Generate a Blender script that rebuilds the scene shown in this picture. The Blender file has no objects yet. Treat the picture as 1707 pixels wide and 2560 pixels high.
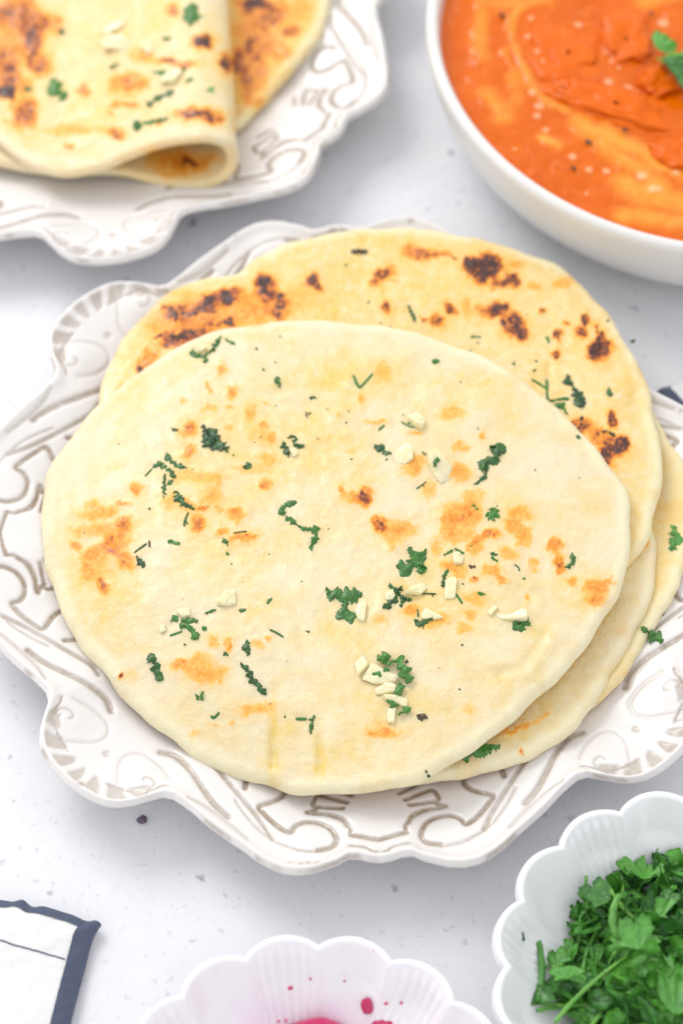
import bpy, math, random
import numpy as np
from mathutils import Vector
random.seed(7); RNG = np.random.default_rng(11)
scene = bpy.context.scene
COL = scene.collection
K = 0.01                                    # everything below is written in centimetres

# ------------------------------------------------------------------ camera
PHI, FPX, DIST = 0.9788, 5954.6, 89.836     # pitch, focal length in photo pixels, distance in cm
PW, PH = 1707.0, 2560.0
FWD = np.array([0, math.cos(PHI), -math.sin(PHI)]); UPV = np.array([0, math.sin(PHI), math.cos(PHI)])
CAMP = -DIST * FWD
cam = bpy.data.cameras.new("camera"); camo = bpy.data.objects.new("camera", cam); COL.objects.link(camo)
camo.location = CAMP * K; camo.rotation_euler = (math.pi/2 - PHI, 0, 0)
cam.sensor_fit = 'VERTICAL'; cam.sensor_height = 36; cam.sensor_width = 24; cam.lens = FPX*36/PH
cam.clip_start = 0.05; cam.clip_end = 50
cam.dof.use_dof = True; cam.dof.focus_distance = 0.828; cam.dof.aperture_fstop = 6.0
scene.camera = camo
# ------------------------------------------------------------------ light
w = bpy.data.worlds.new("World"); scene.world = w; w.use_nodes = True
w.node_tree.nodes['Background'].inputs[0].default_value = (0.965, 0.975, 1.0, 1)
w.node_tree.nodes['Background'].inputs[1].default_value = 1.04
def area(name, loc, target, sx, sy, power, color):
    l = bpy.data.lights.new(name, 'AREA'); l.shape = 'RECTANGLE'; l.size = sx; l.size_y = sy; l.energy = power; l.color = color
    o = bpy.data.objects.new(name, l); COL.objects.link(o); o.location = loc
    o.rotation_euler = (Vector(target) - Vector(loc)).to_track_quat('-Z', 'Y').to_euler()
area("window_light", (-0.85, 1.08, 1.32), (0, 0, 0), 1.05, 0.85, 18.5, (1.0, 0.985, 0.96))
scene.view_settings.view_transform = 'Standard'; scene.view_settings.look = 'None'
scene.view_settings.exposure = 0.03; scene.view_settings.gamma = 1.0

# ------------------------------------------------------------------ pixel <-> place
def at(px, py, z=0.0):
    px = np.asarray(px, float); py = np.asarray(py, float); z = np.asarray(z, float)
    x = (px - PW/2)/FPX; y = -(py - PH/2)/FPX
    D = FWD + x[..., None]*np.array([1.0, 0, 0]) + y[..., None]*UPV
    t = (z - CAMP[2])/D[..., 2]
    return CAMP + t[..., None]*D
def to_px(P):
    Q = P - CAMP; dz = Q @ FWD
    return PW/2 + FPX*Q[..., 0]/dz, PH/2 - FPX*(Q @ UPV)/dz
ZOOM = dict(A=(300, 800, 2.24), B=(900, 950, 2.24), C=(0, 1100, 1.96), D=(800, 1200, 1.7287), E=(800, 540, 1.7287),
            F=(0, 500, 1.7422), R=(0, 0, 1.568), P=(1150, 1900, 2.815), K=(900, 0, 1.943), G=(100, 500, 2.6133),
            Q=(400, 1750, 1.568), L=(0, 650, 2.3525), N=(0, 1700, 2.734), V=(0, 0, 0.91854), X=(0, 0, 1.0), S=(300, 2150, 1.6505))
def zp(z, pts):
    ox, oy, s = ZOOM[z]; a = np.asarray(pts, float).reshape(-1, 2)
    return np.stack([ox + a[:, 0]/s, oy + a[:, 1]/s], 1)

# ------------------------------------------------------------------ noise
def _hash(ix, iy, seed):
    n = (ix.astype(np.int64)*374761393 + iy.astype(np.int64)*668265263 + seed*982451653) & 0xffffffff
    n = ((n ^ (n >> 13))*1274126177) & 0xffffffff
    return ((n ^ (n >> 16)) & 0xffff)/65535.0
def vnoise(x, y, seed=0):
    ix = np.floor(x); iy = np.floor(y); fx = x-ix; fy = y-iy
    fx = fx*fx*fx*(fx*(fx*6-15)+10); fy = fy*fy*fy*(fy*(fy*6-15)+10)
    a = _hash(ix, iy, seed); b = _hash(ix+1, iy, seed); c = _hash(ix, iy+1, seed); d = _hash(ix+1, iy+1, seed)
    return (a*(1-fx)+b*fx)*(1-fy) + (c*(1-fx)+d*fx)*fy
def fbm(x, y, seed=0, octv=4):
    s = 0; amp = 0.5; tot = 0
    for o in range(octv):
        s = s + amp*vnoise(x*2**o + 13.7*o, y*2**o - 7.1*o, seed+o); tot += amp; amp *= 0.55
    return s/tot
def sstep(a, b, x):
    t = np.clip((x-a)/(b-a), 0, 1); return t*t*(3-2*t)
def seg_dist(P, poly):
    P = np.asarray(P, float); best = np.full(len(P), 1e9)
    for a, b in zip(poly[:-1], poly[1:]):
        ab = b-a; L = max(ab @ ab, 1e-9); t = np.clip(((P-a) @ ab)/L, 0, 1)
        d = np.hypot(*(P - a - t[:, None]*ab).T); best = np.minimum(best, d)
    return best
def smooth_poly(p, n=6, closed=False):                 # Catmull-Rom
    p = np.asarray(p, float); m = len(p); out = []
    rng = range(m if closed else m-1)
    for i in rng:
        if closed: a, b, c, d = p[(i-1) % m], p[i], p[(i+1) % m], p[(i+2) % m]
        else: a, b, c, d = p[max(i-1, 0)], p[i], p[i+1], p[min(i+2, m-1)]
        for k in range(n):
            t = k/n
            out.append(0.5*((2*b) + (-a+c)*t + (2*a-5*b+4*c-d)*t*t + (-a+3*b-3*c+d)*t**3))
    if not closed: out.append(p[-1])
    return np.array(out)

# ------------------------------------------------------------------ mesh helpers
def raw_mesh(name, V, F, mat, attrs=None, normals=None, smooth=True):
    V = np.asarray(V, np.float32); me = bpy.data.meshes.new(name)
    me.vertices.add(len(V)); me.vertices.foreach_set('co', (V*K).astype(np.float32).ravel())
    if isinstance(F, np.ndarray):
        n, k = F.shape; me.loops.add(n*k); me.polygons.add(n)
        me.loops.foreach_set('vertex_index', F.astype(np.int32).ravel())
        me.polygons.foreach_set('loop_start', (np.arange(n)*k).astype(np.int32))
        me.polygons.foreach_set('loop_total', np.full(n, k, np.int32))
    else:
        tot = [len(f) for f in F]; st = np.concatenate([[0], np.cumsum(tot)[:-1]])
        me.loops.add(int(sum(tot))); me.polygons.add(len(F))
        me.loops.foreach_set('vertex_index', np.array([i for f in F for i in f], np.int32))
        me.polygons.foreach_set('loop_start', st.astype(np.int32)); me.polygons.foreach_set('loop_total', np.array(tot, np.int32))
    me.update(calc_edges=True)
    me.polygons.foreach_set('use_smooth', np.full(len(me.polygons), smooth))
    for k, a in (attrs or {}).items():
        at_ = me.attributes.new(k, 'FLOAT', 'POINT'); at_.data.foreach_set('value', np.asarray(a, np.float32))
    if normals is not None: me.normals_split_custom_set_from_vertices(normals.tolist())
    me.materials.append(mat); me.validate(); return me
def link(name, data, parent=None, loc=None):
    o = bpy.data.objects.new(name, data); COL.objects.link(o)
    if parent is not None: o.parent = parent
    if loc is not None: o.location = np.asarray(loc)*K
    return o
def tag(o, label, cat, group=None):
    o['label'] = label; o['category'] = cat
    if group: o['group'] = group
    return o
def thing(name, label, cat, loc, group=None): return tag(link(name, None, None, loc), label, cat, group)
def solo(name, V, F, mat, label, cat, group=None, attrs=None, smooth=True):      # a thing that is one mesh, origin at its base
    V = np.asarray(V, float); c = np.array([(V[:, 0].min()+V[:, 0].max())/2, (V[:, 1].min()+V[:, 1].max())/2, V[:, 2].min()])
    return tag(link(name, raw_mesh(name, V-c, F, mat, attrs, None, smooth), None, c), label, cat, group)
def grid_faces(nr, nt, closed=True):
    i = np.arange(nr-1)[:, None]; j = np.arange(nt if closed else nt-1)[None, :]; j2 = (j+1) % nt
    return np.stack([i*nt+j, (i+1)*nt+j, (i+1)*nt+j2, i*nt+j2], -1).reshape(-1, 4)
def vnormals(V, F):
    a = V[F[:, 2]]-V[F[:, 0]]; b = V[F[:, 3]]-V[F[:, 1]]; n = np.cross(a, b); N = np.zeros_like(V)
    for k in range(F.shape[1]): np.add.at(N, F[:, k], n)
    return N/np.maximum(np.linalg.norm(N, axis=1, keepdims=True), 1e-12)
def split_parts(root, V, F, region, names, mat, attrs=None):    # one cast surface, its parts meeting without a visible seam
    N = vnormals(V, F)
    for r, nm in names:
        f = F[region == r]
        if len(f) == 0: continue
        ids, inv = np.unique(f.ravel(), return_inverse=True)
        link(nm, raw_mesh(nm, V[ids], inv.reshape(-1, 4), mat, {k: a[ids] for k, a in (attrs or {}).items()}, N[ids]), root)

# ------------------------------------------------------------------ materials
def new_mat(name):
    m = bpy.data.materials.new(name); m.use_nodes = True; nt = m.node_tree
    return m, nt, nt.nodes['Principled BSDF']
def nd(nt, typ, **kw):
    n = nt.nodes.new(typ)
    for k, v in kw.items():
        if k in n.inputs: n.inputs[k].default_value = v
        else: setattr(n, k, v)
    return n
def ramp(nt, fac, stops, interp='LINEAR'):
    r = nt.nodes.new('ShaderNodeValToRGB'); e = r.color_ramp.elements; r.color_ramp.interpolation = interp
    while len(e) < len(stops): e.new(0.5)
    for el, (p, c) in zip(e, stops): el.position = p; el.color = (*c, 1) if len(c) == 3 else c
    nt.links.new(fac, r.inputs[0]); return r.outputs[0]
def mixc(nt, fac, a, b, mode='MIX'):
    m = nt.nodes.new('ShaderNodeMix'); m.data_type = 'RGBA'; m.blend_type = mode
    for s, v in ((0, fac), (6, a), (7, b)):
        if hasattr(v, 'is_output'): nt.links.new(v, m.inputs[s])
        else: m.inputs[s].default_value = v if s == 0 else (*v, 1)
    return m.outputs[2]
def math_(nt, op, a, b=None, clamp=False):
    m = nt.nodes.new('ShaderNodeMath'); m.operation = op; m.use_clamp = clamp
    for i, v in enumerate((a, b)):
        if v is None: continue
        if hasattr(v, 'is_output'): nt.links.new(v, m.inputs[i])
        else: m.inputs[i].default_value = v
    return m.outputs[0]
def attr(nt, name): n = nt.nodes.new('ShaderNodeAttribute'); n.attribute_name = name; return n.outputs['Fac']
def noise(nt, scale, detail=4, rough=0.55, coord='Object', dist=0.0):
    tc = nt.nodes.new('ShaderNodeTexCoord'); n = nd(nt, 'ShaderNodeTexNoise', Scale=scale, Detail=detail, Roughness=rough, Distortion=dist)
    nt.links.new(tc.outputs[coord], n.inputs['Vector']); return n.outputs['Fac']
def bump(nt, bs, h, strength, dist, prev=None):
    b = nd(nt, 'ShaderNodeBump', Strength=strength, Distance=dist); nt.links.new(h, b.inputs['Height'])
    if prev: nt.links.new(prev, b.inputs['Normal'])
    nt.links.new(b.outputs[0], bs.inputs['Normal']); return b.outputs[0]

def mat_table():
    m, nt, b = new_mat("table_stone")
    tc = nt.nodes.new('ShaderNodeTexCoord')
    base = mixc(nt, noise(nt, 9, 5), (0.745, 0.752, 0.782), (0.79, 0.793, 0.815))
    cloud = ramp(nt, noise(nt, 26, 5, 0.65), [(0.42, (0, 0, 0)), (0.75, (1, 1, 1))])
    base = mixc(nt, math_(nt, 'MULTIPLY', cloud, 0.35), base, (0.63, 0.64, 0.69))
    def specks(scale, lo, hi, keep, col, prev, amt, warp=220):
        nz = nd(nt, 'ShaderNodeTexNoise', Scale=warp, Detail=2); nt.links.new(tc.outputs['Object'], nz.inputs['Vector'])
        vm = nd(nt, 'ShaderNodeVectorMath', operation='MULTIPLY_ADD'); nt.links.new(nz.outputs['Color'], vm.inputs[0])
        vm.inputs[1].default_value = (0.006, 0.006, 0.006); nt.links.new(tc.outputs['Object'], vm.inputs[2])
        v = nd(nt, 'ShaderNodeTexVoronoi', Scale=scale); v.voronoi_dimensions = '3D'; nt.links.new(vm.outputs[0], v.inputs['Vector'])
        d = ramp(nt, v.outputs['Distance'], [(lo, (1, 1, 1)), (hi, (0, 0, 0))])
        sep = nd(nt, 'ShaderNodeSeparateColor'); nt.links.new(v.outputs['Color'], sep.inputs[0])
        k = math_(nt, 'GREATER_THAN', sep.outputs[0], keep)
        k2 = math_(nt, 'MULTIPLY', math_(nt, 'MULTIPLY', d, k), math_(nt, 'MULTIPLY', sep.outputs[1], amt))
        return mixc(nt, k2, prev, col)
    c = specks(170, 0.05, 0.24, 0.45, (0.30, 0.30, 0.36), base, 0.55)
    c = specks(75, 0.04, 0.16, 0.40, (0.20, 0.20, 0.26), c, 0.9)
    c = specks(330, 0.1, 0.3, 0.4, (0.42, 0.42, 0.47), c, 0.4)
    nt.links.new(c, b.inputs['Base Color']); b.inputs['Roughness'].default_value = 0.42
    bump(nt, b, noise(nt, 160, 4), 0.12, 0.001); return m
def mat_plate():
    m, nt, b = new_mat("plate_glaze")
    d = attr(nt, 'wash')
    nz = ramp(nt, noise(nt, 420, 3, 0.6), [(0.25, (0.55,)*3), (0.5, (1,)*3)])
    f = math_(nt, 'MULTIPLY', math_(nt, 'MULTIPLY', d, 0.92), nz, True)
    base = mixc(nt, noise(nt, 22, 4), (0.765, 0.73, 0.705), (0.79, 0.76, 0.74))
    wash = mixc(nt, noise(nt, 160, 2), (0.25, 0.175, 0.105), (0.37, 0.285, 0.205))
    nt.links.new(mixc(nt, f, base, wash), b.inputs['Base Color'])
    b.inputs['Roughness'].default_value = 0.26; b.inputs['Coat Weight'].default_value = 0.2; b.inputs['Coat Roughness'].default_value = 0.12
    bump(nt, b, noise(nt, 70, 3), 0.10, 0.002); return m
def mat_ceramic(name, col, rough=0.22, stain_bounce=None):
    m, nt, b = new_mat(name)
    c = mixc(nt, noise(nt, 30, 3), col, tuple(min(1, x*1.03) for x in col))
    if stain_bounce:  # residue colour, with the pink reflected off the liquid mixed in
        s = math_(nt, 'MULTIPLY', attr(nt, 'stain_bounce'), math_(nt, 'ADD', noise(nt, 60, 4), 0.35), True)
        c = mixc(nt, s, c, stain_bounce)
    nt.links.new(c, b.inputs['Base Color']); b.inputs['Roughness'].default_value = rough
    b.inputs['Coat Weight'].default_value = 0.4; b.inputs['Coat Roughness'].default_value = 0.08
    bump(nt, b, noise(nt, 90, 3), 0.06, 0.001); return m
def mat_naan(name, pale, mid):
    m, nt, b = new_mat(name)
    t = attr(nt, 'toast'); y = attr(nt, 'butter')
    fine = noise(nt, 900, 4, 0.65); med = noise(nt, 260, 4, 0.6); big = noise(nt, 55, 4, 0.6)
    base = mixc(nt, math_(nt, 'ADD', y, math_(nt, 'MULTIPLY', math_(nt, 'SUBTRACT', big, 0.5), 1.9), True), pale, mid)
    base = mixc(nt, ramp(nt, med, [(0.45, (0, 0, 0)), (0.72, (0.6,)*3)]), base, (0.80, 0.70, 0.46))
    flour = ramp(nt, noise(nt, 130, 5, 0.7), [(0.55, (0, 0, 0)), (0.8, (0.5,)*3)])
    base = mixc(nt, flour, base, (0.80, 0.72, 0.50))
    n2 = math_(nt, 'ADD', math_(nt, 'MULTIPLY', math_(nt, 'SUBTRACT', med, 0.5), 0.30), math_(nt, 'MULTIPLY', math_(nt, 'SUBTRACT', fine, 0.5), 0.20))
    amt = math_(nt, 'ADD', t, math_(nt, 'MULTIPLY', n2, math_(nt, 'MULTIPLY', t, 1.8)), True)
    tcol = ramp(nt, amt, [(0.0, (0.86, 0.58, 0.19)), (0.34, (0.86, 0.44, 0.06)), (0.60, (0.78, 0.265, 0.016)), (0.78, (0.42, 0.095, 0.010)), (0.92, (0.10, 0.022, 0.010)), (1.0, (0.045, 0.014, 0.010))])
    f = ramp(nt, amt, [(0.03, (0, 0, 0)), (0.34, (0.9,)*3), (0.55, (1, 1, 1))])
    c = mixc(nt, f, base, tcol)
    c = mixc(nt, math_(nt, 'MULTIPLY', attr(nt, 'rimpale'), math_(nt, 'SUBTRACT', 0.75, t, True)), c, (0.83, 0.775, 0.53))
    # pepper-like dark specks
    tc = nt.nodes.new('ShaderNodeTexCoord'); v = nd(nt, 'ShaderNodeTexVoronoi', Scale=190); nt.links.new(tc.outputs['Object'], v.inputs['Vector'])
    sp = nd(nt, 'ShaderNodeSeparateColor'); nt.links.new(v.outputs['Color'], sp.inputs[0])
    k = math_(nt, 'MULTIPLY', math_(nt, 'GREATER_THAN', sp.outputs[0], 0.90), ramp(nt, v.outputs['Distance'], [(0.05, (1, 1, 1)), (0.12, (0, 0, 0))]))
    c = mixc(nt, math_(nt, 'MULTIPLY', k, 0.8), c, (0.10, 0.06, 0.03))
    nt.links.new(c, b.inputs['Base Color'])
    oil = ramp(nt, noise(nt, 150, 4, 0.6), [(0.46, (0, 0, 0)), (0.62, (1, 1, 1))]); r = math_(nt, 'SUBTRACT', 0.60, math_(nt, 'ADD', math_(nt, 'MULTIPLY', y, 0.15), math_(nt, 'MULTIPLY', oil, 0.18))); nt.links.new(r, b.inputs['Roughness']); nt.links.new(math_(nt, 'MULTIPLY', oil, 0.30), b.inputs['Coat Weight']); b.inputs['Coat Roughness'].default_value = 0.22
    b.inputs['Subsurface Weight'].default_value = 0.25; b.inputs['Subsurface Radius'].default_value = (1.0, 0.55, 0.22); b.inputs['Subsurface Scale'].default_value = 0.003
    p = bump(nt, b, noise(nt, 1300, 3, 0.6), 0.30, 0.0004)
    p = bump(nt, b, noise(nt, 330, 4, 0.6), 0.45, 0.0014, p)
    bump(nt, b, noise(nt, 80, 3, 0.5), 0.30, 0.0030, p); return m
def mat_leaf(name, a, c, rough=0.42, sss=0.0):
    m, nt, b = new_mat(name)
    oi = nt.nodes.new('ShaderNodeObjectInfo')
    f = math_(nt, 'ADD', math_(nt, 'MULTIPLY', noise(nt, 520, 4), 0.75), math_(nt, 'MULTIPLY', oi.outputs['Random'], 0.55), True)
    col = ramp(nt, f, [(0.30, a), (0.85, c)])
    nt.links.new(col, b.inputs['Base Color']); b.inputs['Roughness'].default_value = rough
    b.inputs['Coat Weight'].default_value = 0.25; b.inputs['Coat Roughness'].default_value = 0.2
    if sss: b.inputs['Transmission Weight'].default_value = 0.0; b.inputs['Subsurface Weight'].default_value = sss; b.inputs['Subsurface Radius'].default_value = (0.3, 1, 0.15); b.inputs['Subsurface Scale'].default_value = 0.002
    bump(nt, b, noise(nt, 700, 4), 0.5, 0.0008); return m
def mat_simple(name, a, c, scale, rough, sss=0, rad=(1, .8, .5), bs=0.3, bd=0.001, bscale=300, coat=0):
    m, nt, b = new_mat(name); nt.links.new(mixc(nt, noise(nt, scale, 4), a, c), b.inputs['Base Color'])
    b.inputs['Roughness'].default_value = rough; b.inputs['Coat Weight'].default_value = coat; b.inputs['Coat Roughness'].default_value = 0.08
    if sss: b.inputs['Subsurface Weight'].default_value = sss; b.inputs['Subsurface Radius'].default_value = rad; b.inputs['Subsurface Scale'].default_value = 0.004
    if name == 'sauced_chicken': b.inputs['Specular IOR Level'].default_value = 0.25
    bump(nt, b, noise(nt, bscale, 4), bs, bd); return m
def mat_curry():
    m, nt, b = new_mat("curry_sauce")
    base = mixc(nt, noise(nt, 45, 5, 0.6), (0.56, 0.078, 0.0002), (0.80, 0.158, 0.0004))
    base = mixc(nt, ramp(nt, noise(nt, 230, 4, 0.7), [(0.5, (0, 0, 0)), (0.78, (0.5,)*3)]), base, (0.78, 0.21, 0.001))
    s = math_(nt, 'MULTIPLY', attr(nt, 'cream'), math_(nt, 'ADD', math_(nt, 'MULTIPLY', noise(nt, 150, 4), 1.2), 0.25), True)
    c = mixc(nt, s, base, (0.92, 0.36, 0.045))
    c = mixc(nt, attr(nt, 'painted_glint'), c, (0.92, 0.55, 0.30))  # wet highlights put into the sauce colour
    nt.links.new(c, b.inputs['Base Color']); b.inputs['Roughness'].default_value = 0.16; b.inputs['Specular IOR Level'].default_value = 0.3
    p = bump(nt, b, noise(nt, 120, 4), 0.35, 0.003); bump(nt, b, noise(nt, 420, 3), 0.25, 0.001, p); return m
def mat_cloth(name, a, c):
    m, nt, b = new_mat(name); tc = nt.nodes.new('ShaderNodeTexCoord')
    wv = nd(nt, 'ShaderNodeTexWave', Scale=420); wv.bands_direction = 'X'; wv.inputs['Distortion'].default_value = 1.5; nt.links.new(tc.outputs['Object'], wv.inputs['Vector'])
    wv2 = nd(nt, 'ShaderNodeTexWave', Scale=420); wv2.bands_direction = 'Y'; nt.links.new(tc.outputs['Object'], wv2.inputs['Vector'])
    h = math_(nt, 'MULTIPLY', wv.outputs['Fac'], wv2.outputs['Fac'])
    col = mixc(nt, noise(nt, 170, 5, 0.7), a, c); col = mixc(nt, math_(nt, 'MULTIPLY', h, 0.25), col, tuple(min(1, x*1.35+0.01) for x in c))
    nt.links.new(col, b.inputs['Base Color']); b.inputs['Roughness'].default_value = 0.9; b.inputs['Sheen Weight'].default_value = 0.2
    bump(nt, b, h, 0.4, 0.0006); return m
M = dict(table=mat_table(), plate=mat_plate(), white=mat_ceramic("white_porcelain", (0.88, 0.885, 0.90)), cream=mat_ceramic("cream_stoneware", (0.73, 0.715, 0.69), 0.38),
         pinkbowl=mat_ceramic("stain_bounce_porcelain", (0.87, 0.865, 0.885), 0.2, (0.78, 0.36, 0.66)),
         naan=mat_naan("naan_pale", (0.775, 0.655, 0.43), (0.755, 0.545, 0.14)), naan2=mat_naan("naan_golden", (0.79, 0.62, 0.285), (0.78, 0.50, 0.105)),
         herb=mat_leaf("wilted_coriander", (0.005, 0.026, 0.009), (0.045, 0.20, 0.015), 0.30), leaf=mat_leaf("fresh_coriander", (0.010, 0.070, 0.014), (0.11, 0.38, 0.045), 0.42, 0.1),
         stem=mat_leaf("coriander_stem", (0.05, 0.22, 0.02), (0.17, 0.44, 0.06), 0.4, 0.2), bherb=mat_leaf("browned_herb", (0.035, 0.016, 0.006), (0.09, 0.05, 0.012), 0.4),
         garlic=mat_simple("cooked_garlic", (0.80, 0.71, 0.40), (0.84, 0.78, 0.54), 200, 0.28, 0.5, (1, .8, .4), 0.25, 0.0006, 400, 0.3),
         curry=mat_curry(), chicken=mat_simple("sauced_chicken", (0.66, 0.098, 0.0003), (0.86, 0.165, 0.0004), 90, 0.24, 0, (1, 1, 1), 0.5, 0.003, 150, 0.0),
         onion=mat_simple("pickled_onion", (0.46, 0.002, 0.065), (0.60, 0.012, 0.15), 90, 0.16, 0.1, (1, .2, .5), 0.25, 0.001, 250, 0.5),
         cloth=mat_cloth("napkin_cloth", (0.78, 0.775, 0.76), (0.83, 0.825, 0.81)), navy=mat_cloth("napkin_navy", (0.050, 0.063, 0.115), (0.095, 0.112, 0.175)),
         crumb=mat_simple("dark_crumb", (0.10, 0.07, 0.10), (0.2, 0.15, 0.2), 300, 0.6))

# ------------------------------------------------------------------ the table
def build_table():
    s = 150.0; V = [(-s, -s, 0), (s, -s, 0), (s, s, 0), (-s, s, 0)]
    o = link("tabletop", raw_mesh("tabletop", V, [(0, 1, 2, 3)], M['table'])); o['kind'] = 'structure'
build_table()

# ------------------------------------------------------------------ ornate plates
PC = np.array([0.577, -1.536]); PROT = 0.0523
_F = np.array([0, 1.5, 3, 4.5, 6, 7.5, 9, 11, 13, 15, 17, 19, 22, 25, 28, 30, 31.5, 33, 34.5, 36, 37.5, 39, 41, 43, 45])
_R = np.array([13.95, 13.90, 13.80, 13.80, 14.05, 14.22, 14.40, 14.53, 14.55, 14.43, 14.25, 14.03, 13.78, 13.55, 13.30, 13.2, 13.16, 13.28, 13.68, 14.10, 14.42, 14.62, 14.74, 14.80, 14.83])
def fold_deg(th): q = np.degrees(th); q = q - 90*np.round(q/90); return q
def plate_R(th): return np.interp(np.abs(fold_deg(th)), _F, _R)
def plate_base(r, R):                                    # r scaled to the local rim
    u = r/R*14.0
    return 0.7 + 1.5*np.clip((u-7.6)/6.4, 0, 1)**1.35
def to_local(pts, z=1.75):                               # photo pixels -> folded (x along the motif axis, |y|)
    G = at(pts[:, 0], pts[:, 1], z)[:, :2] - PC; th = np.arctan2(G[:, 1], G[:, 0]) - PROT; r = np.hypot(*G.T)
    f = np.radians(np.abs(fold_deg(th))); return np.stack([r*np.cos(f), r*np.sin(f)], 1)
def sector_pts(pts, sector, z=1.75):                     # same, but unfolded about one motif axis (degrees)
    G = at(pts[:, 0], pts[:, 1], z)[:, :2] - PC; th = np.arctan2(G[:, 1], G[:, 0]) - PROT - math.radians(sector); r = np.hypot(*G.T)
    return np.stack([r*np.cos(th), r*np.sin(th)], 1)
GROOVES = [  # (traced runs, half width cm, depth, wash); a run is (zoom, points, motif sector, height, shift onto the motif axis)
    ([('L', [(310, 980), (375, 990), (402, 1040), (370, 1125), (300, 1155), (240, 1122)], 180, 1.4, (-.6, .645)), ('Q', [(410, 408), (428, 440), (470, 482), (510, 512), (532, 518), (550, 490), (590, 471), (640, 475), (682, 497), (706, 532), (710, 562), (690, 588), (640, 601)], -90, 1.75, (0, -.17))], .10, .12, 1.0),
    ([('Q', [(640, 601), (590, 600), (530, 585), (460, 548), (400, 500), (350, 440), (315, 385)], -90, 1.85, (0, -.17))], .055, .07, .55),
    ([('L', [(30, 1440), (95, 1405), (128, 1345), (142, 1280), (152, 1262), (165, 1292), (185, 1308)], 180, 1.3, (-.6, .645))], .09, .11, 1.0),
    ([('L', [(185, 1305), (168, 1365), (155, 1420)], 180, 1.3, (-.6, .645))], .08, .09, 1.0),
    ([('L', [(185, 1305), (205, 1295), (235, 1300), (265, 1320), (235, 1380), (192, 1445)], 180, 1.2, (-.6, .645))], .085, .09, 1.0),
    ([('L', [(300, 1400), (240, 1475)], 180, 1.1, (-.6, .645))], .08, .09, 1.0),
    ([('Q', [(620, 428), (700, 455), (742, 482), (766, 512), (766, 538)], -90, 1.6, (0, -.17))], .075, .09, .95),
    ([('Q', [(766, 538), (820, 548), (869, 557)], -90, 1.7, (0, -.155))], .095, .10, 1.0),
    ([('Q', [(760, 578), (825, 586), (850, 604), (869, 606)], -90, 1.9, (0, -.155))], .06, .08, .8),
    ([('C', [(0, 842), (100, 880), (200, 930), (330, 1000), (420, 1050), (458, 1100)], 180, 1.4, (-.2, .5))], .095, .11, .75),
    ([('C', [(130, 1020), (200, 1070), (290, 1112), (400, 1158), (500, 1215), (530, 1275)], 180, 1.5, (-.1, .35))], .12, .15, .8),
    ([('C', [(0, 930), (100, 1010), (170, 1080), (215, 1150)], 180, 1.9, (-.1, .3))], .08, .08, .4),
]
BGROOVES = [  # fan corner, drawn about its own axis
    ([('N', [(470, 95), (590, 140), (670, 200), (703, 262), (680, 335), (600, 380), (500, 390), (430, 392)], -135, 1.9, (0, .25))], .065, .07, .25),
    ([('N', [(352, 190), (380, 165), (425, 160), (462, 188), (462, 215), (440, 222)], -135, 2.1, (0, .25))], .05, .06, .5),
    ([('N', [(385, 70), (378, 110), (345, 165), (330, 215), (345, 285), (380, 360), (425, 430)], -135, 2.2, (0, .25))], .045, .05, .75),
]
_D = sector_pts(zp('N', [(700, 450)]), -135, 2.0)[0]
def runs(r): return smooth_poly(np.concatenate([sector_pts(zp(z, p), sec, zz)+np.array(sh) for z, p, sec, zz, sh in r]), 5)
def plate_fields(X, Y, f):      # X,Y: half-sector coordinates about the A axis; f folded angle (deg, >=0)
    P = np.stack([X, Y], 1); h = np.zeros(len(P)); wsh = np.zeros(len(P))
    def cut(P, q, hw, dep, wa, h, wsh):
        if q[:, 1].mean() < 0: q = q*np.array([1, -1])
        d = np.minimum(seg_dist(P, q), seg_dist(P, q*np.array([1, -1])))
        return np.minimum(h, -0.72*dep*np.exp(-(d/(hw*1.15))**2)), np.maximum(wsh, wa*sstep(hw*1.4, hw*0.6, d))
    for r, hw, dep, wa in GROOVES: h, wsh = cut(P, runs(r), hw, dep, wa, h, wsh)
    c, s = math.cos(math.radians(45)), math.sin(math.radians(45))          # coordinates about the B axis (45 deg away)
    bx = X*c + Y*s; by = np.abs(X*s - Y*c); Bp = np.stack([bx, by], 1)
    for r, hw, dep, wa in BGROOVES: h, wsh = cut(Bp, runs(r), hw, dep, wa, h, wsh)
    dx = bx - _D[0]; s_ = np.hypot(dx, by); a = np.degrees(np.arctan2(by, dx)); Rb = np.hypot(bx, by)
    edge = np.interp(f, _F, _R) - Rb
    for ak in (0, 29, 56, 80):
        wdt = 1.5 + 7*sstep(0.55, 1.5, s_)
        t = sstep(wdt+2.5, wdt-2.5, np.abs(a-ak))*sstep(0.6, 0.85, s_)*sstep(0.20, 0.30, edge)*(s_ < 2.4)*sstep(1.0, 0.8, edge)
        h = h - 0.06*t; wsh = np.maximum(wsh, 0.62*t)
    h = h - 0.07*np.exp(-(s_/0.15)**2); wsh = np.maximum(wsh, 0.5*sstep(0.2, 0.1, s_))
    # volutes and lobes swell
    h = h + 0.20*np.exp(-(np.hypot(bx-12.9, by-1.75)/0.75)**2) + 0.13*np.exp(-(np.hypot(X-12.85, Y-2.55)/0.8)**2)
    h = h + 0.10*np.exp(-((X-11.6)/1.1)**2 - (Y/1.0)**2)
    return h, wsh
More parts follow.
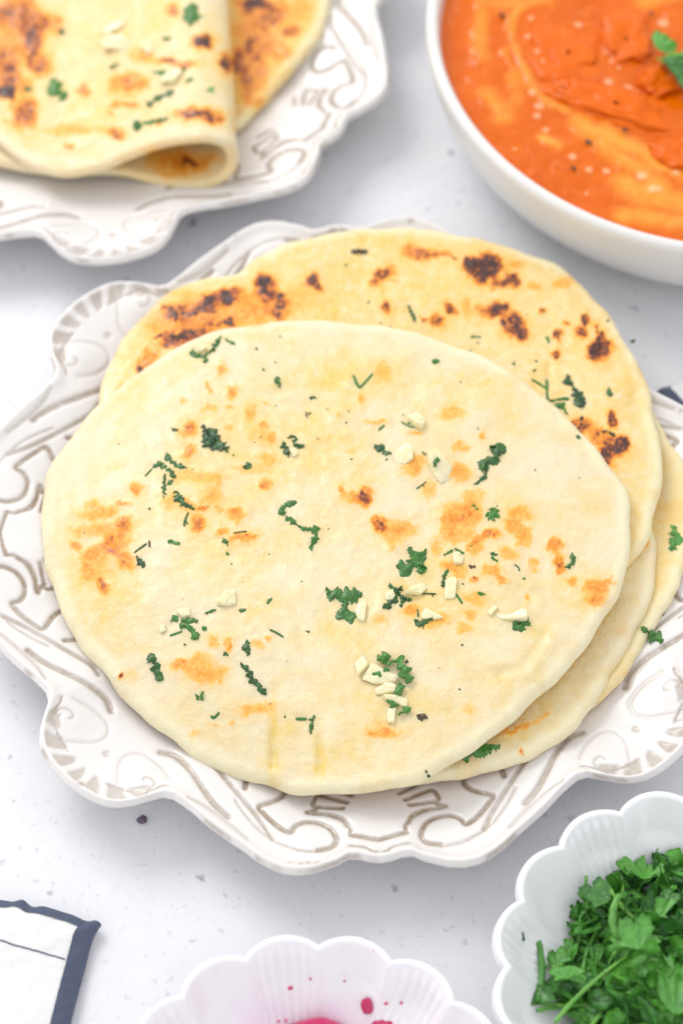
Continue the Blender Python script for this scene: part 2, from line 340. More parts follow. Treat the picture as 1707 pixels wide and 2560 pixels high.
def plate_mesh():
    NT = 8*224; hn = NT//8
    th = np.arange(NT)/NT*2*math.pi; R = plate_R(th)
    rows = np.concatenate([np.linspace(0.02, 0.50, 14), np.linspace(0.50, 1.0, 132)[1:]])
    nr = len(rows); r = rows[:, None]*R[None, :]; TH = np.broadcast_to(th, r.shape)
    f = np.abs(fold_deg(TH)); fr = np.radians(f)
    z = plate_base(r, R[None, :])
    # half sector evaluated once, mirrored eight times
    hs = np.arange(0, hn+1); rr = r[:, hs]; ff = th[hs]
    X = (rr*np.cos(ff)).ravel(); Y = (rr*np.sin(ff)).ravel()
    h, wsh = plate_fields(X, Y, np.degrees(np.broadcast_to(ff, rr.shape)).ravel())
    h = h.reshape(rr.shape); wsh = wsh.reshape(rr.shape)
    idx = np.round(f[0]/45*hn).astype(int); h = h[:, idx]; wsh = wsh[:, idx]
    e = R[None, :]-r; xx = r*np.cos(TH); yy = r*np.sin(TH)
    fade = sstep(0.42, 0.6, rows)[:, None]; h = h*fade; wsh = wsh*fade
    lip = 0.12*np.exp(-((e-0.20)/0.24)**2)
    z = z + h + lip + 0.02*(fbm(xx*0.5, yy*0.5, 3)-0.5)
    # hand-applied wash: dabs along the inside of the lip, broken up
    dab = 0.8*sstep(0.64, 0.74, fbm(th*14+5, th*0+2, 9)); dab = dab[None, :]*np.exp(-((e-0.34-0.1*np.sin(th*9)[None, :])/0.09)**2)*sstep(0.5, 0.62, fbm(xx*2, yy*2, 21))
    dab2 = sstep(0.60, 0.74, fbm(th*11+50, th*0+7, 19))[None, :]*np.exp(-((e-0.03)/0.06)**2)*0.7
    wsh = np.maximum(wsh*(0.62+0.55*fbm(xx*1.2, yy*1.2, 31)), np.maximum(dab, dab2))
    z = z - 0.14*sstep(0.14, 0.0, e)
    top = np.stack([xx, yy, z], -1)
    zr = z[-1]
    under = []
    for dr, dz in ((-0.03, -.05), (-0.02, -.14), (.06, -.24), (.22, -.36), (.8, -.62), (2.0, -1.0), (4.5, -1.55)):
        rr2 = R-dr; under.append(np.stack([rr2*np.cos(th), rr2*np.sin(th), np.maximum(zr+dz, 0.12)], -1))
    for q, zz in ((8.2, 0.05), (7.9, 0.0), (7.4, 0.0), (7.2, 0.35)): under.append(np.stack([q*np.cos(th), q*np.sin(th), np.full(NT, zz)], -1))
    V = np.concatenate([top, np.array(under)]); W = np.concatenate([wsh, np.zeros((len(under), NT))])
    n2 = V.shape[0]; Fc = grid_faces(n2, NT)
    V = V.reshape(-1, 3); ci = len(V); V = np.vstack([V, [[0, 0, V[:NT, 2].mean()], [0, 0, 0.35]]]); W = np.concatenate([W.ravel(), [0, 0]])
    j = np.arange(NT); cap = np.stack([np.full(NT, ci), j, (j+1) % NT, (j+1) % NT], -1)
    ri = np.repeat(np.arange(n2-1), NT); tj = np.tile(np.arange(NT), n2-1)
    u = np.where(ri < nr-1, rows[np.minimum(ri+1, nr-1)], 2.0); fd = fold_deg(th)[tj]; sect = (np.round(np.degrees(th)/90).astype(int) % 4)[tj]
    bsec = (np.floor(np.degrees(th)/90).astype(int) % 4)[tj]
    reg = np.full(len(ri), 0)                                       # rim
    reg[u < 0.58] = 1                                               # well
    reg[(u >= 0.66) & (u < 0.94) & (np.abs(fd) < 10)] = 10; m = reg == 10; reg[m] = 10+sect[m]
    m = (u >= 0.80) & (u <= 1.0) & (np.abs(fd) > 34.5); reg[m] = 20+bsec[m]
    m = (u >= 0.80) & (u < 0.975) & (np.abs(fd) >= 10.8) & (np.abs(fd) < 16.5); reg[m] = 30+sect[m]*2+(fd[m] > 0)
    reg[u == 2.0] = 2
    # centre disc as triangles-in-quads
    cap = np.stack([np.full(NT, ci), j, (j+1) % NT], -1)
    return V, Fc, reg, W, nr, NT
PV, PF, PREG, PW_, PNR, PNT = plate_mesh()
NAMES = [(0, 'rim'), (1, 'well'), (2, 'underside')] + [(10+k, 'shell_ornament') for k in range(4)] + [(20+k, 'fan_ornament') for k in range(4)] + [(30+k, 'scroll_ornament') for k in range(8)]
plate = thing("ornate_plate", "large scalloped white plate in the middle holding the stack of flat naans", "plate", (PC[0], PC[1], 0), "ornate white plates")
plate.rotation_euler.z = PROT
def uneven(V):                                           # the front plate is pulled in a little at its far right
    th = np.degrees(np.arctan2(V[:, 1], V[:, 0])); r = np.hypot(V[:, 0], V[:, 1]); k = 1-0.115*np.exp(-((th-36)/20)**2)*sstep(8.6, 13, r)
    return V*np.stack([k, k, np.ones_like(k)], 1)
split_parts(plate, uneven(PV), PF, PREG, NAMES, M['plate'], {'wash': PW_})
rear = plate.copy(); COL.objects.link(rear); rear.location = Vector((-11.64*K, 25.02*K, 0)); rear.rotation_euler.z = 0.979
rear['label'] = "scalloped white plate at the back left under the folded naan"
split_parts(rear, PV, PF, PREG, NAMES, M['plate'], {'wash': PW_})
def plate_z(x, y, c=PC, rot=PROT):
    dx = x-c[0]; dy = y-c[1]; th = np.arctan2(dy, dx)-rot; return plate_base(np.hypot(dx, dy), plate_R(th))

# ------------------------------------------------------------------ toasted marks
def toast_mask(px, py, blobs, seed, rough=0.58, freq=1/26., gain=1.0):
    n1 = fbm(px*freq, py*freq, seed, 4)-0.5; n2 = fbm(px*freq*2.7, py*freq*2.7, seed+50, 4)-0.5; n3 = fbm(px*freq*7, py*freq*7, seed+90, 3)-0.5
    wx = 26*(fbm(px/38., py/38., seed+200, 3)-0.5)+11*(fbm(px/11., py/11., seed+210, 2)-0.5); wy = 26*(fbm(px/38., py/38., seed+220, 3)-0.5)+11*(fbm(px/11., py/11., seed+230, 2)-0.5)
    m = np.zeros_like(px); halo = np.zeros_like(px); px = px+wx; py = py+wy
    for z, lst in blobs:
        ox, oy, s = ZOOM[z]
        for b in lst:
            x, y, rx, ry, I = b[:5]; a = math.radians(b[5]) if len(b) > 5 else 0
            cx, cy = ox+x/s, oy+y/s; rx, ry = rx/s, ry/s
            sel = (np.abs(px-cx) < 2.2*max(rx, ry)+8) & (np.abs(py-cy) < 2.2*max(rx, ry)+8)
            if not sel.any(): continue
            dx = px[sel]-cx; dy = py[sel]-cy; ux = dx*math.cos(a)+dy*math.sin(a); uy = -dx*math.sin(a)+dy*math.cos(a)
            d = np.hypot(ux/(rx*1.08), uy/(ry*1.08)) + rough*(1.1*n1[sel] + 0.9*n2[sel] + 0.5*n3[sel])
            v = gain*I*sstep(1.42, 0.38, d)*(0.97+0.8*n2[sel]+(0.9 if gain > 1.05 else 0.6)*n3[sel])
            m[sel] = np.maximum(m[sel], v) + 0.12*np.minimum(m[sel], v); halo[sel] = np.maximum(halo[sel], 0.38*min(I, 0.8)*sstep(2.3, 0.6, d))
    return np.clip(np.maximum(m, halo), 0, 1), halo

# ------------------------------------------------------------------ naan breads
class Naan:
    def __init__(s, outline, zfun, T=0.62, seed=0, bumps=(), nt=900, nr=230, edge=0.34):
        s.z = zfun; s.T = T; s.seed = seed; s.bumps = bumps; s.edge = edge
        q = smooth_poly(np.asarray(outline, float), 6, True)
        z = np.full(len(q), 2.5)
        for _ in range(6): P = at(q[:, 0], q[:, 1], z); z = zfun(P[:, 0], P[:, 1])
        s.c = P[:, :2].mean(0); d = P[:, :2]-s.c; th = np.arctan2(d[:, 1], d[:, 0]); r = np.hypot(*d.T); o = np.argsort(th)
        tg = np.linspace(-math.pi, math.pi, 721)[:-1]; rg = np.interp(tg, th[o], r[o], period=2*math.pi)
        kr = np.exp(-(np.arange(-12, 13)/4.5)**2); kr /= kr.sum(); rg = np.convolve(np.concatenate([rg[-12:], rg, rg[:12]]), kr, 'valid')
        s.th = tg; s.r = rg; s.nt, s.nr = nt, nr
    def R(s, th): return np.interp(th, s.th, s.r, period=2*math.pi)*(1+0.004*np.sin(th*17+s.seed)+0.003*np.sin(th*31+s.seed*2)+0.006*(fbm(np.cos(th)*14+s.seed, np.sin(th)*14, s.seed+70, 3)-0.5))
    def relief(s, x, y):
        h = 0.20*(fbm(x*0.22+s.seed, y*0.22, s.seed+3, 3)-0.5) + 0.10*(fbm(x*0.7, y*0.7, s.seed+5, 3)-0.5) + 0.035*(fbm(x*2.2, y*2.2, s.seed+8, 3)-0.5)
        for b in s.bumps:
            if b[0] == 'line':
                _, pts, w, a = b; h = h + a*np.exp(-(seg_dist(np.stack([x.ravel(), y.ravel()], 1), pts).reshape(x.shape)/w)**2)*sstep(0.05, 1.5, np.hypot(x-pts[0][0], y-pts[0][1]))
            else:
                _, c, rx, ry, a = b; h = h + a*np.exp(-((x-c[0])/rx)**2-((y-c[1])/ry)**2)
        return h
    def top(s, x, y):
        x = np.atleast_1d(np.asarray(x, float)); y = np.atleast_1d(np.asarray(y, float))
        dx = x-s.c[0]; dy = y-s.c[1]; R = s.R(np.arctan2(dy, dx)); d = np.maximum(R-np.hypot(dx, dy), 0)
        e = np.sqrt(np.clip(1-(1-np.clip(d/s.edge, 0, 1))**2, 0, 1))
        return s.z(x, y) + s.T/2*e + s.relief(x, y)*sstep(0.0, 0.9, d)
    def on(s, px, py):
        z = 3.0
        for _ in range(5): P = at(px, py, z); z = float(s.top(P[0], P[1])[0])
        return np.array([P[0], P[1], z])
    def build(s, name, mat, label, blobs, group, butter=0.0, extra_butter=(), gain=1.0):
        th = np.arange(s.nt)/s.nt*2*math.pi-math.pi; R = s.R(th)
        u = np.linspace(0.003, 1, s.nr)[:-1]; u = np.concatenate([u*(1-s.edge/10), 1-(s.edge/10)*(1-np.sin(np.linspace(0, 1, 15)*math.pi/2))])
        u = np.unique(np.round(u, 6))
        x = s.c[0]+u[:, None]*R*np.cos(th); y = s.c[1]+u[:, None]*R*np.sin(th)
        zt = s.top(x.ravel(), y.ravel()).reshape(x.shape)
        ub = u[::-1][1:][::6]; xb = s.c[0]+ub[:, None]*R*np.cos(th); yb = s.c[1]+ub[:, None]*R*np.sin(th)
        d = np.maximum(R-ub[:, None]*R, 0); e = np.sqrt(np.clip(1-(1-np.clip(d/s.edge, 0, 1))**2, 0, 1))
        zb = s.z(xb, yb)-s.T/2*e
        V = np.concatenate([np.stack([x, y, zt], -1), np.stack([xb, yb, zb], -1)])
        n2 = V.shape[0]; F = grid_faces(n2, s.nt); V = V.reshape(-1, 3)
        px, py = to_px(V); t = np.zeros(len(V)); ntop = x.size
        t[:ntop], hl = toast_mask(px[:ntop], py[:ntop], blobs, s.seed, gain=gain); V[:ntop, 2] += 0.10*hl + 0.03*t[:ntop]
        bt = np.clip(butter + 0.9*(fbm(V[:, 0]*0.35+s.seed, V[:, 1]*0.35, s.seed+33, 4)-0.5), 0, 1)
        for (z, bx, by, rx, ry, a) in extra_butter:
            q = zp(z, [(bx, by)])[0]; sc = ZOOM[z][2]; bt = bt + a*np.exp(-((px-q[0])/(rx/sc))**2-((py-q[1])/(ry/sc))**2)
        # the thin rim of the bread stays pale; its underside has browned at the very edge
        dE = np.concatenate([np.broadcast_to(R*(1-u[:, None]), x.shape).ravel(), np.broadcast_to(d, xb.shape).ravel()])
        pale = sstep(0.75, 0.15, dE); bt = np.clip(bt*(1-0.6*pale), 0, 1); pale = pale*sstep(0.2, 0.6, fbm(V[:, 0]*0.9, V[:, 1]*0.9, s.seed+44))
        t[ntop:] = 0.52*sstep(0.05, 0.22, dE[ntop:])*(0.5+fbm(V[ntop:, 0]*0.8, V[ntop:, 1]*0.8, s.seed+60))
        return solo(name, V, F, mat, label, 'naan', group, {'toast': t, 'butter': bt, 'rimpale': pale})
def px2(z, pts, h): q = zp(z, pts); return at(q[:, 0], q[:, 1], h)[:, :2]

SC = np.array([1.0, -0.5])
def z_top(x, y): r = np.hypot(x-SC[0], (y-SC[1])); return 3.2 - 0.034*np.maximum(r-5.5, 0)**2*(1-0.72*sstep(-2.5, 4.5, x-0.15*(y+2)))
def z_2(x, y): r = np.hypot(x-2.2, y-2.0); return 2.55 - 0.010*np.maximum(r-7, 0)**2
def z_3(x, y): r = np.hypot(x-2.5, y+1.5); return 1.98 - 0.006*np.maximum(r-7, 0)**2
def z_4(x, y): r = np.hypot(x-PC[0], y-PC[1]); return 1.32 + 0.022*np.maximum(r-7.5, 0)**2
O_TOP = zp('V', [(97, 1150), (110, 1090), (140, 1040), (180, 985), (230, 925), (290, 875), (350, 835), (430, 790), (500, 765), (600, 747), (700, 741), (800, 745), (880, 755), (980, 775), (1080, 812), (1160, 850), (1230, 900), (1290, 955), (1340, 1000), (1390, 1060), (1430, 1120), (1447, 1180), (1448, 1250), (1435, 1310), (1415, 1370), (1385, 1430), (1340, 1490), (1280, 1560), (1220, 1620), (1150, 1675), (1080, 1730), (1000, 1780), (930, 1805), (850, 1820), (760, 1825), (660, 1818), (590, 1800), (500, 1770), (420, 1720), (350, 1665), (290, 1610), (240, 1550), (190, 1490), (150, 1420), (120, 1350), (103, 1270), (96, 1200)])
O_2 = zp('V', [(228, 930), (235, 880), (265, 810), (310, 755), (370, 690), (420, 660), (480, 645), (535, 640), (570, 608), (640, 572), (720, 548), (800, 535), (900, 527), (980, 532), (1060, 545), (1150, 567), (1220, 590), (1290, 620), (1340, 665), (1390, 720), (1430, 780), (1465, 840), (1490, 910), (1510, 1000), (1518, 1080), (1510, 1160), (1488, 1235), (1440, 1300), (1350, 1380), (1200, 1440), (1000, 1480), (700, 1470), (450, 1380), (300, 1220), (235, 1050)])
O_3 = np.array([(1560, 1170), (1605, 1240), (1633, 1339), (1638, 1402), (1636, 1460), (1621, 1512), (1598, 1558), (1569, 1616), (1535, 1672), (1488, 1755), (1435, 1825), (1380, 1868), (1300, 1908), (1200, 1935), (1090, 1955), (980, 1962), (850, 1950), (700, 1900), (560, 1800), (480, 1650), (500, 1450), (650, 1250), (900, 1120), (1200, 1080), (1400, 1100)], float)
O_4 = np.array([(1560, 960), (1610, 1000), (1644, 1055), (1673, 1107), (1707, 1165), (1738, 1250), (1742, 1330), (1715, 1410), (1690, 1478), (1650, 1547), (1610, 1610), (1569, 1680), (1494, 1760), (1400, 1815), (1250, 1850), (1050, 1860), (850, 1800), (700, 1650), (660, 1450), (760, 1200), (950, 1000), (1200, 900), (1400, 900)], float)
crease = [('line', px2('C', [(1338, 1340), (1340, 1450), (1345, 1530), (1342, 1570)], 2.6), 0.16, -0.10), ('line', px2('Q', [(622, 60), (624, 140), (626, 250), (626, 340)], 2.5), 0.13, -0.10),
          ('line', px2('Q', [(440, 60), (440, 180), (436, 260), (434, 320)], 2.5), 0.16, -0.10),
          ('line', px2('D', [(1000, 590), (965, 650), (960, 720), (900, 790), (880, 835), (800, 855), (770, 870)], 2.9), 0.2, -0.09),
          ('line', px2('D', [(1060, 600), (1000, 700), (950, 790), (900, 850)], 2.9), 0.5, 0.10),
          ('line', px2('C', [(1280, 520), (1300, 580), (1280, 610)], 3.4), 0.16, -0.06), ('line', px2('C', [(1390, 720), (1430, 830), (1470, 920), (1490, 1050)], 3.3), 0.2, -0.06),
          ('line', px2('C', [(680, 1010), (760, 960), (840, 900)], 3.1), 0.22, -0.05), ('line', px2('B', [(1200, 330), (1240, 420), (1330, 560), (1420, 640)], 3.2), 0.2, -0.04),
          ('line', px2('A', [(1040, 960), (1030, 1010), (1060, 1050), (1110, 1050)], 3.4), 0.13, -0.05)]
crease += [('bump', (RNG.uniform(-7, 8), RNG.uniform(-7, 6)), (q := RNG.uniform(.18, .55)), q*RNG.uniform(.7, 1.3), RNG.uniform(.02, .075)) for _ in range(46)]
BL_TOP = [
 ('C', [(500, 345, 120, 42, .42, -10), (600, 312, 42, 15, .62), (600, 420, 62, 55, .58), (455, 450, 105, 45, .40, -8), (555, 520, 80, 60, .60), (605, 590, 50, 55, .58), (470, 580, 80, 55, .48), (430, 645, 45, 55, .48), (500, 705, 32, 65, .58), (378, 522, 32, 32, .5), (560, 460, 90, 110, .38), (480, 620, 100, 130, .33), (665, 240, 30, 28, .62),
        (880, 1110, 48, 40, .52), (970, 1110, 75, 55, .42), (1005, 1160, 85, 45, .42), (1080, 1150, 45, 55, .36), (1040, 990, 36, 40, .38), (1110, 1010, 26, 42, .5), (1270, 1010, 25, 26, .36), (1330, 985, 15, 15, .4), (1250, 1322, 105, 36, .38), (600, 1148, 15, 22, .95), (640, 1150, 40, 40, .22), (1060, 1400, 40, 14, .25), (950, 1450, 20, 20, .3), (1130, 1385, 15, 15, .35)]),
 ('A', [(568, 275, 40, 40, .52), (485, 385, 18, 22, .48), (630, 412, 36, 32, .52), (345, 463, 24, 18, .38), (505, 490, 52, 22, .38), (600, 487, 18, 16, .38), (730, 500, 42, 55, .42), (385, 620, 56, 50, .64), (385, 740, 44, 36, .55), (797, 600, 28, 20, .55), (800, 650, 85, 65, .32), (855, 660, 24, 45, .45), (825, 775, 65, 40, .40), (820, 920, 44, 42, .54), (465, 1060, 30, 22, .62), (650, 1090, 55, 48, .55), (440, 1150, 48, 46, .58), (580, 1180, 38, 26, .58), (690, 1222, 65, 35, .60), (430, 880, 170, 40, .38), (520, 990, 70, 65, .38), (290, 1020, 65, 60, .34), (395, 1040, 55, 45, .42), (560, 1060, 40, 30, .4), (1465, 310, 70, 65, .36), (1350, 450, 30, 42, .38), (1320, 1000, 85, 42, .55), (1245, 955, 22, 30, .6), (1365, 990, 40, 36, .60), (1455, 1150, 44, 46, .62), (1530, 1210, 75, 75, .36), (1430, 572, 70, 18, .34), (730, 830, 140, 22, .30), (1290, 740, 30, 20, .32), (1220, 530, 20, 16, .3), (500, 520, 200, 200, .10), (600, 900, 320, 250, .09), (1180, 660, 120, 30, .2), (810, 455, 25, 14, .3), (625, 610, 28, 28, .3), (560, 915, 25, 30, .35)]),
 ('B', [(120, 805, 48, 36, .62, 25), (230, 835, 90, 60, .46), (190, 925, 42, 50, .34), (500, 190, 62, 48, .40), (560, 188, 40, 30, .33), (315, 300, 42, 26, .46), (690, 320, 27, 32, .46), (560, 378, 55, 28, .38), (300, 480, 65, 60, .46), (550, 520, 75, 50, .46), (385, 615, 60, 55, .34), (565, 760, 100, 80, .52), (505, 830, 65, 65, .46), (625, 740, 65, 65, .42), (640, 640, 80, 45, .34), (880, 740, 85, 60, .42), (850, 812, 62, 52, .46), (715, 870, 72, 32, .60, -25), (645, 935, 42, 62, .50), (540, 870, 95, 52, .42), (430, 940, 42, 52, .38), (525, 1060, 75, 40, .46), (630, 1110, 30, 18, .72), (740, 1080, 62, 40, .46), (830, 980, 55, 50, .42), (905, 860, 46, 42, .46), (970, 1040, 40, 42, .36), (800, 1112, 30, 20, .48), (920, 912, 42, 30, .38), (1088, 940, 36, 46, .56), (1110, 1020, 30, 62, .62, -12), (1190, 1130, 32, 26, .48), (1330, 1165, 90, 62, .56), (1310, 1222, 62, 40, .52), (1400, 1140, 42, 32, .50), (280, 1292, 46, 30, .52), (380, 1372, 62, 40, .38), (620, 1312, 46, 26, .42), (640, 1230, 62, 42, .36), (580, 1392, 55, 42, .33), (130, 1340, 42, 32, .28), (450, 1335, 62, 42, .38), (700, 900, 320, 260, .11), (420, 450, 250, 200, .10), (500, 1300, 260, 150, .10), (40, 650, 40, 40, .55), (20, 660, 50, 55, .45), (945, 1225, 15, 25, .35), (100, 235, 60, 18, .32)]),
 ('D', [(275, 1092, 85, 26, .50), (640, 1005, 30, 30, .28), (250, 1075, 60, 40, .25)]),
]
BL_2 = [
 ('E', [(420, 160, 80, 34, .62), (490, 172, 95, 20, .6), (590, 186, 20, 12, .7), (270, 250, 52, 28, .74, -28), (230, 288, 26, 20, .68), (715, 230, 88, 62, .97), (660, 210, 40, 42, .93), (830, 285, 32, 36, .84), (770, 292, 55, 25, .8), (285, 400, 28, 36, .74), (570, 410, 32, 24, .78, 30), (510, 447, 36, 28, .74), (460, 440, 20, 12, .7), (765, 408, 75, 40, .84), (830, 470, 58, 55, .88), (860, 515, 36, 30, .8), (1145, 455, 24, 28, .84), (1120, 502, 38, 25, .74, 40), (1020, 520, 18, 32, .84), (1020, 610, 18, 26, .84), (1210, 580, 56, 52, .98), (1190, 490, 15, 20, .8), (1210, 525, 32, 30, .8), (1060, 462, 20, 15, .6), (960, 415, 18, 10, .8), (1260, 885, 24, 32, .88), (1130, 910, 52, 42, .78), (1220, 960, 95, 40, .6, 20), (1240, 1010, 46, 52, .88), (1300, 1000, 42, 46, .88), (1230, 1055, 52, 40, .78), (930, 310, 42, 20, .4), (1040, 300, 62, 25, .38, -20), (850, 215, 32, 20, .42), (640, 400, 26, 42, .36), (375, 408, 15, 10, .4), (320, 285, 40, 10, .4), (560, 230, 300, 140, .07), (265, 320, 14, 50, .3)]),
 ('G', [(870, 740, 62, 50, .72), (820, 712, 30, 30, .58), (900, 760, 26, 42, .78), (985, 750, 32, 26, .78), (1090, 660, 44, 42, .93), (1040, 700, 65, 40, .58), (1210, 650, 62, 60, .88), (1160, 620, 85, 40, .62), (1280, 610, 42, 30, .68), (1470, 560, 38, 66, 1.0), (1440, 520, 52, 50, .68), (1500, 620, 42, 30, .78), (1550, 730, 22, 42, .78), (880, 900, 115, 55, .70), (770, 890, 30, 30, .78), (960, 880, 62, 60, .70), (1020, 900, 32, 20, .7), (850, 960, 65, 30, .66), (760, 950, 75, 30, .4), (1060, 780, 130, 90, .33), (1240, 800, 55, 40, .72), (1100, 800, 32, 40, .58), (660, 1110, 30, 32, .8), (700, 1020, 60, 45, .4), (690, 970, 15, 15, .58), (740, 830, 20, 25, .48), (1000, 800, 400, 210, .42), (1350, 720, 240, 130, .42), (890, 745, 130, 65, .70), (930, 900, 190, 62, .66, -18), (1140, 680, 170, 62, .70, -10), (1480, 610, 90, 120, .66), (1230, 800, 90, 50, .6), (1080, 810, 150, 60, .5), (720, 1050, 90, 60, .5, -40), (900, 890, 40, 30, .88)]),
 ('F', [(1350, 360, 36, 36, .95), (1385, 395, 27, 20, .84), (1220, 480, 62, 50, .68), (1225, 425, 20, 20, .94), (1270, 430, 160, 80, .3)]),
]
BL_3 = [('D', [(850, 1075, 60, 18, .5, -20), (940, 1040, 60, 14, .35, -30), (1300, 650, 30, 40, .15), (1400, 260, 26, 40, .55), (1390, 275, 14, 12, .85), (865, 1172, 10, 12, .8)])]
BL_4 = [('D', [(1480, 700, 60, 60, .16), (1540, 150, 60, 70, .15)])]
n4 = Naan(O_4, z_4, 0.62, 41, nt=420, nr=110); n3 = Naan(O_3, z_3, 0.62, 31, nt=520, nr=140)
n2 = Naan(O_2, z_2, 0.60, 21, bumps=[('line', px2('E', [(990, 540), (1000, 600), (985, 660), (990, 740)], 2.8), .14, -.07), ('line', px2('E', [(900, 340), (960, 400), (1000, 470)], 2.8), .2, -.06), ('line', px2('E', [(150, 380), (260, 380), (330, 370)], 2.8), .3, .06), ('line', px2('E', [(1380, 640), (1370, 780), (1390, 900)], 2.8), .35, -.10), ('line', px2('G', [(1340, 560), (1420, 640), (1480, 690)], 2.7), .14, -.10)], nt=900, nr=230)
n1 = Naan(O_TOP, z_top, 0.60, 11, bumps=crease, nt=1000, nr=270)
GN = "naans stacked on the middle plate"
n4.build("naan", M['naan2'], "lowest naan of the stack, sticking out at the right edge of the picture", BL_4, GN, 0.35)
n3.build("naan", M['naan'], "third naan down, a pale crescent peeking out at the lower right of the stack", BL_3, GN, 0.45)
n2.build("naan", M['naan2'], "golden naan with dark brown charred blisters, behind and under the front naan", BL_2, GN, 0.35, gain=1.12, extra_butter=[('E', 1330, 740, 90, 130, .6), ('E', 130, 300, 150, 120, .3), ('G', 560, 1050, 120, 180, .3)])
n1.build("naan", M['naan'], "pale oval naan on top of the stack, scattered with coriander and garlic", BL_TOP, GN, 0.28, gain=1.05, extra_butter=[('A', 1200, 330, 300, 110, .22), ('A', 1100, 650, 200, 130, .25), ('C', 1150, 560, 200, 130, .25), ('A', 420, 900, 150, 200, .2), ('D', 150, 700, 200, 150, .15), ('A', 700, 900, 400, 350, .10), ('B', 560, 900, 300, 350, .14), ('A', 1280, 250, 200, 120, .4), ('C', 1340, 1400, 22, 170, .8), ('Q', 624, 250, 20, 120, .8), ('Q', 440, 250, 26, 90, .8), ('D', 950, 720, 50, 100, .3), ('C', 1290, 590, 60, 60, .3), ('C', 700, 1020, 200, 40, .3)])

# ------------------------------------------------------------------ breads on the rear plate
RC = (-11.64, 25.02)
def z_r(x, y): r = np.hypot(x-RC[0], y-RC[1]); return 1.35 + 0.02*np.maximum(r-7.5, 0)**2
O_R = np.array([(830, -60), (826, 0), (818, 40), (802, 92), (772, 132), (737, 174), (700, 217), (660, 262), (620, 302), (598, 324), (500, 340), (380, 300), (280, 200), (240, 50), (260, -150), (400, -260), (600, -280), (760, -190)], float)
BL_R = [('R', [(1010, 110, 110, 140, .46), (1000, 20, 65, 40, .78), (1140, 120, 42, 25, .66), (1000, 300, 65, 120, .46), (960, 330, 28, 85, .58), (1090, 200, 70, 60, .42), (930, 250, 32, 60, .72), (1180, 40, 60, 80, .38), (1060, 60, 90, 60, .58), (980, 200, 40, 60, .6)])]
nr_ = Naan(O_R, z_r, 0.62, 61, nt=420, nr=130)
nr_.build("naan", M['naan2'], "browned naan lying flat on the rear plate, half hidden by the folded one", BL_R, "naans on the rear plate", 0.7, gain=1.22)
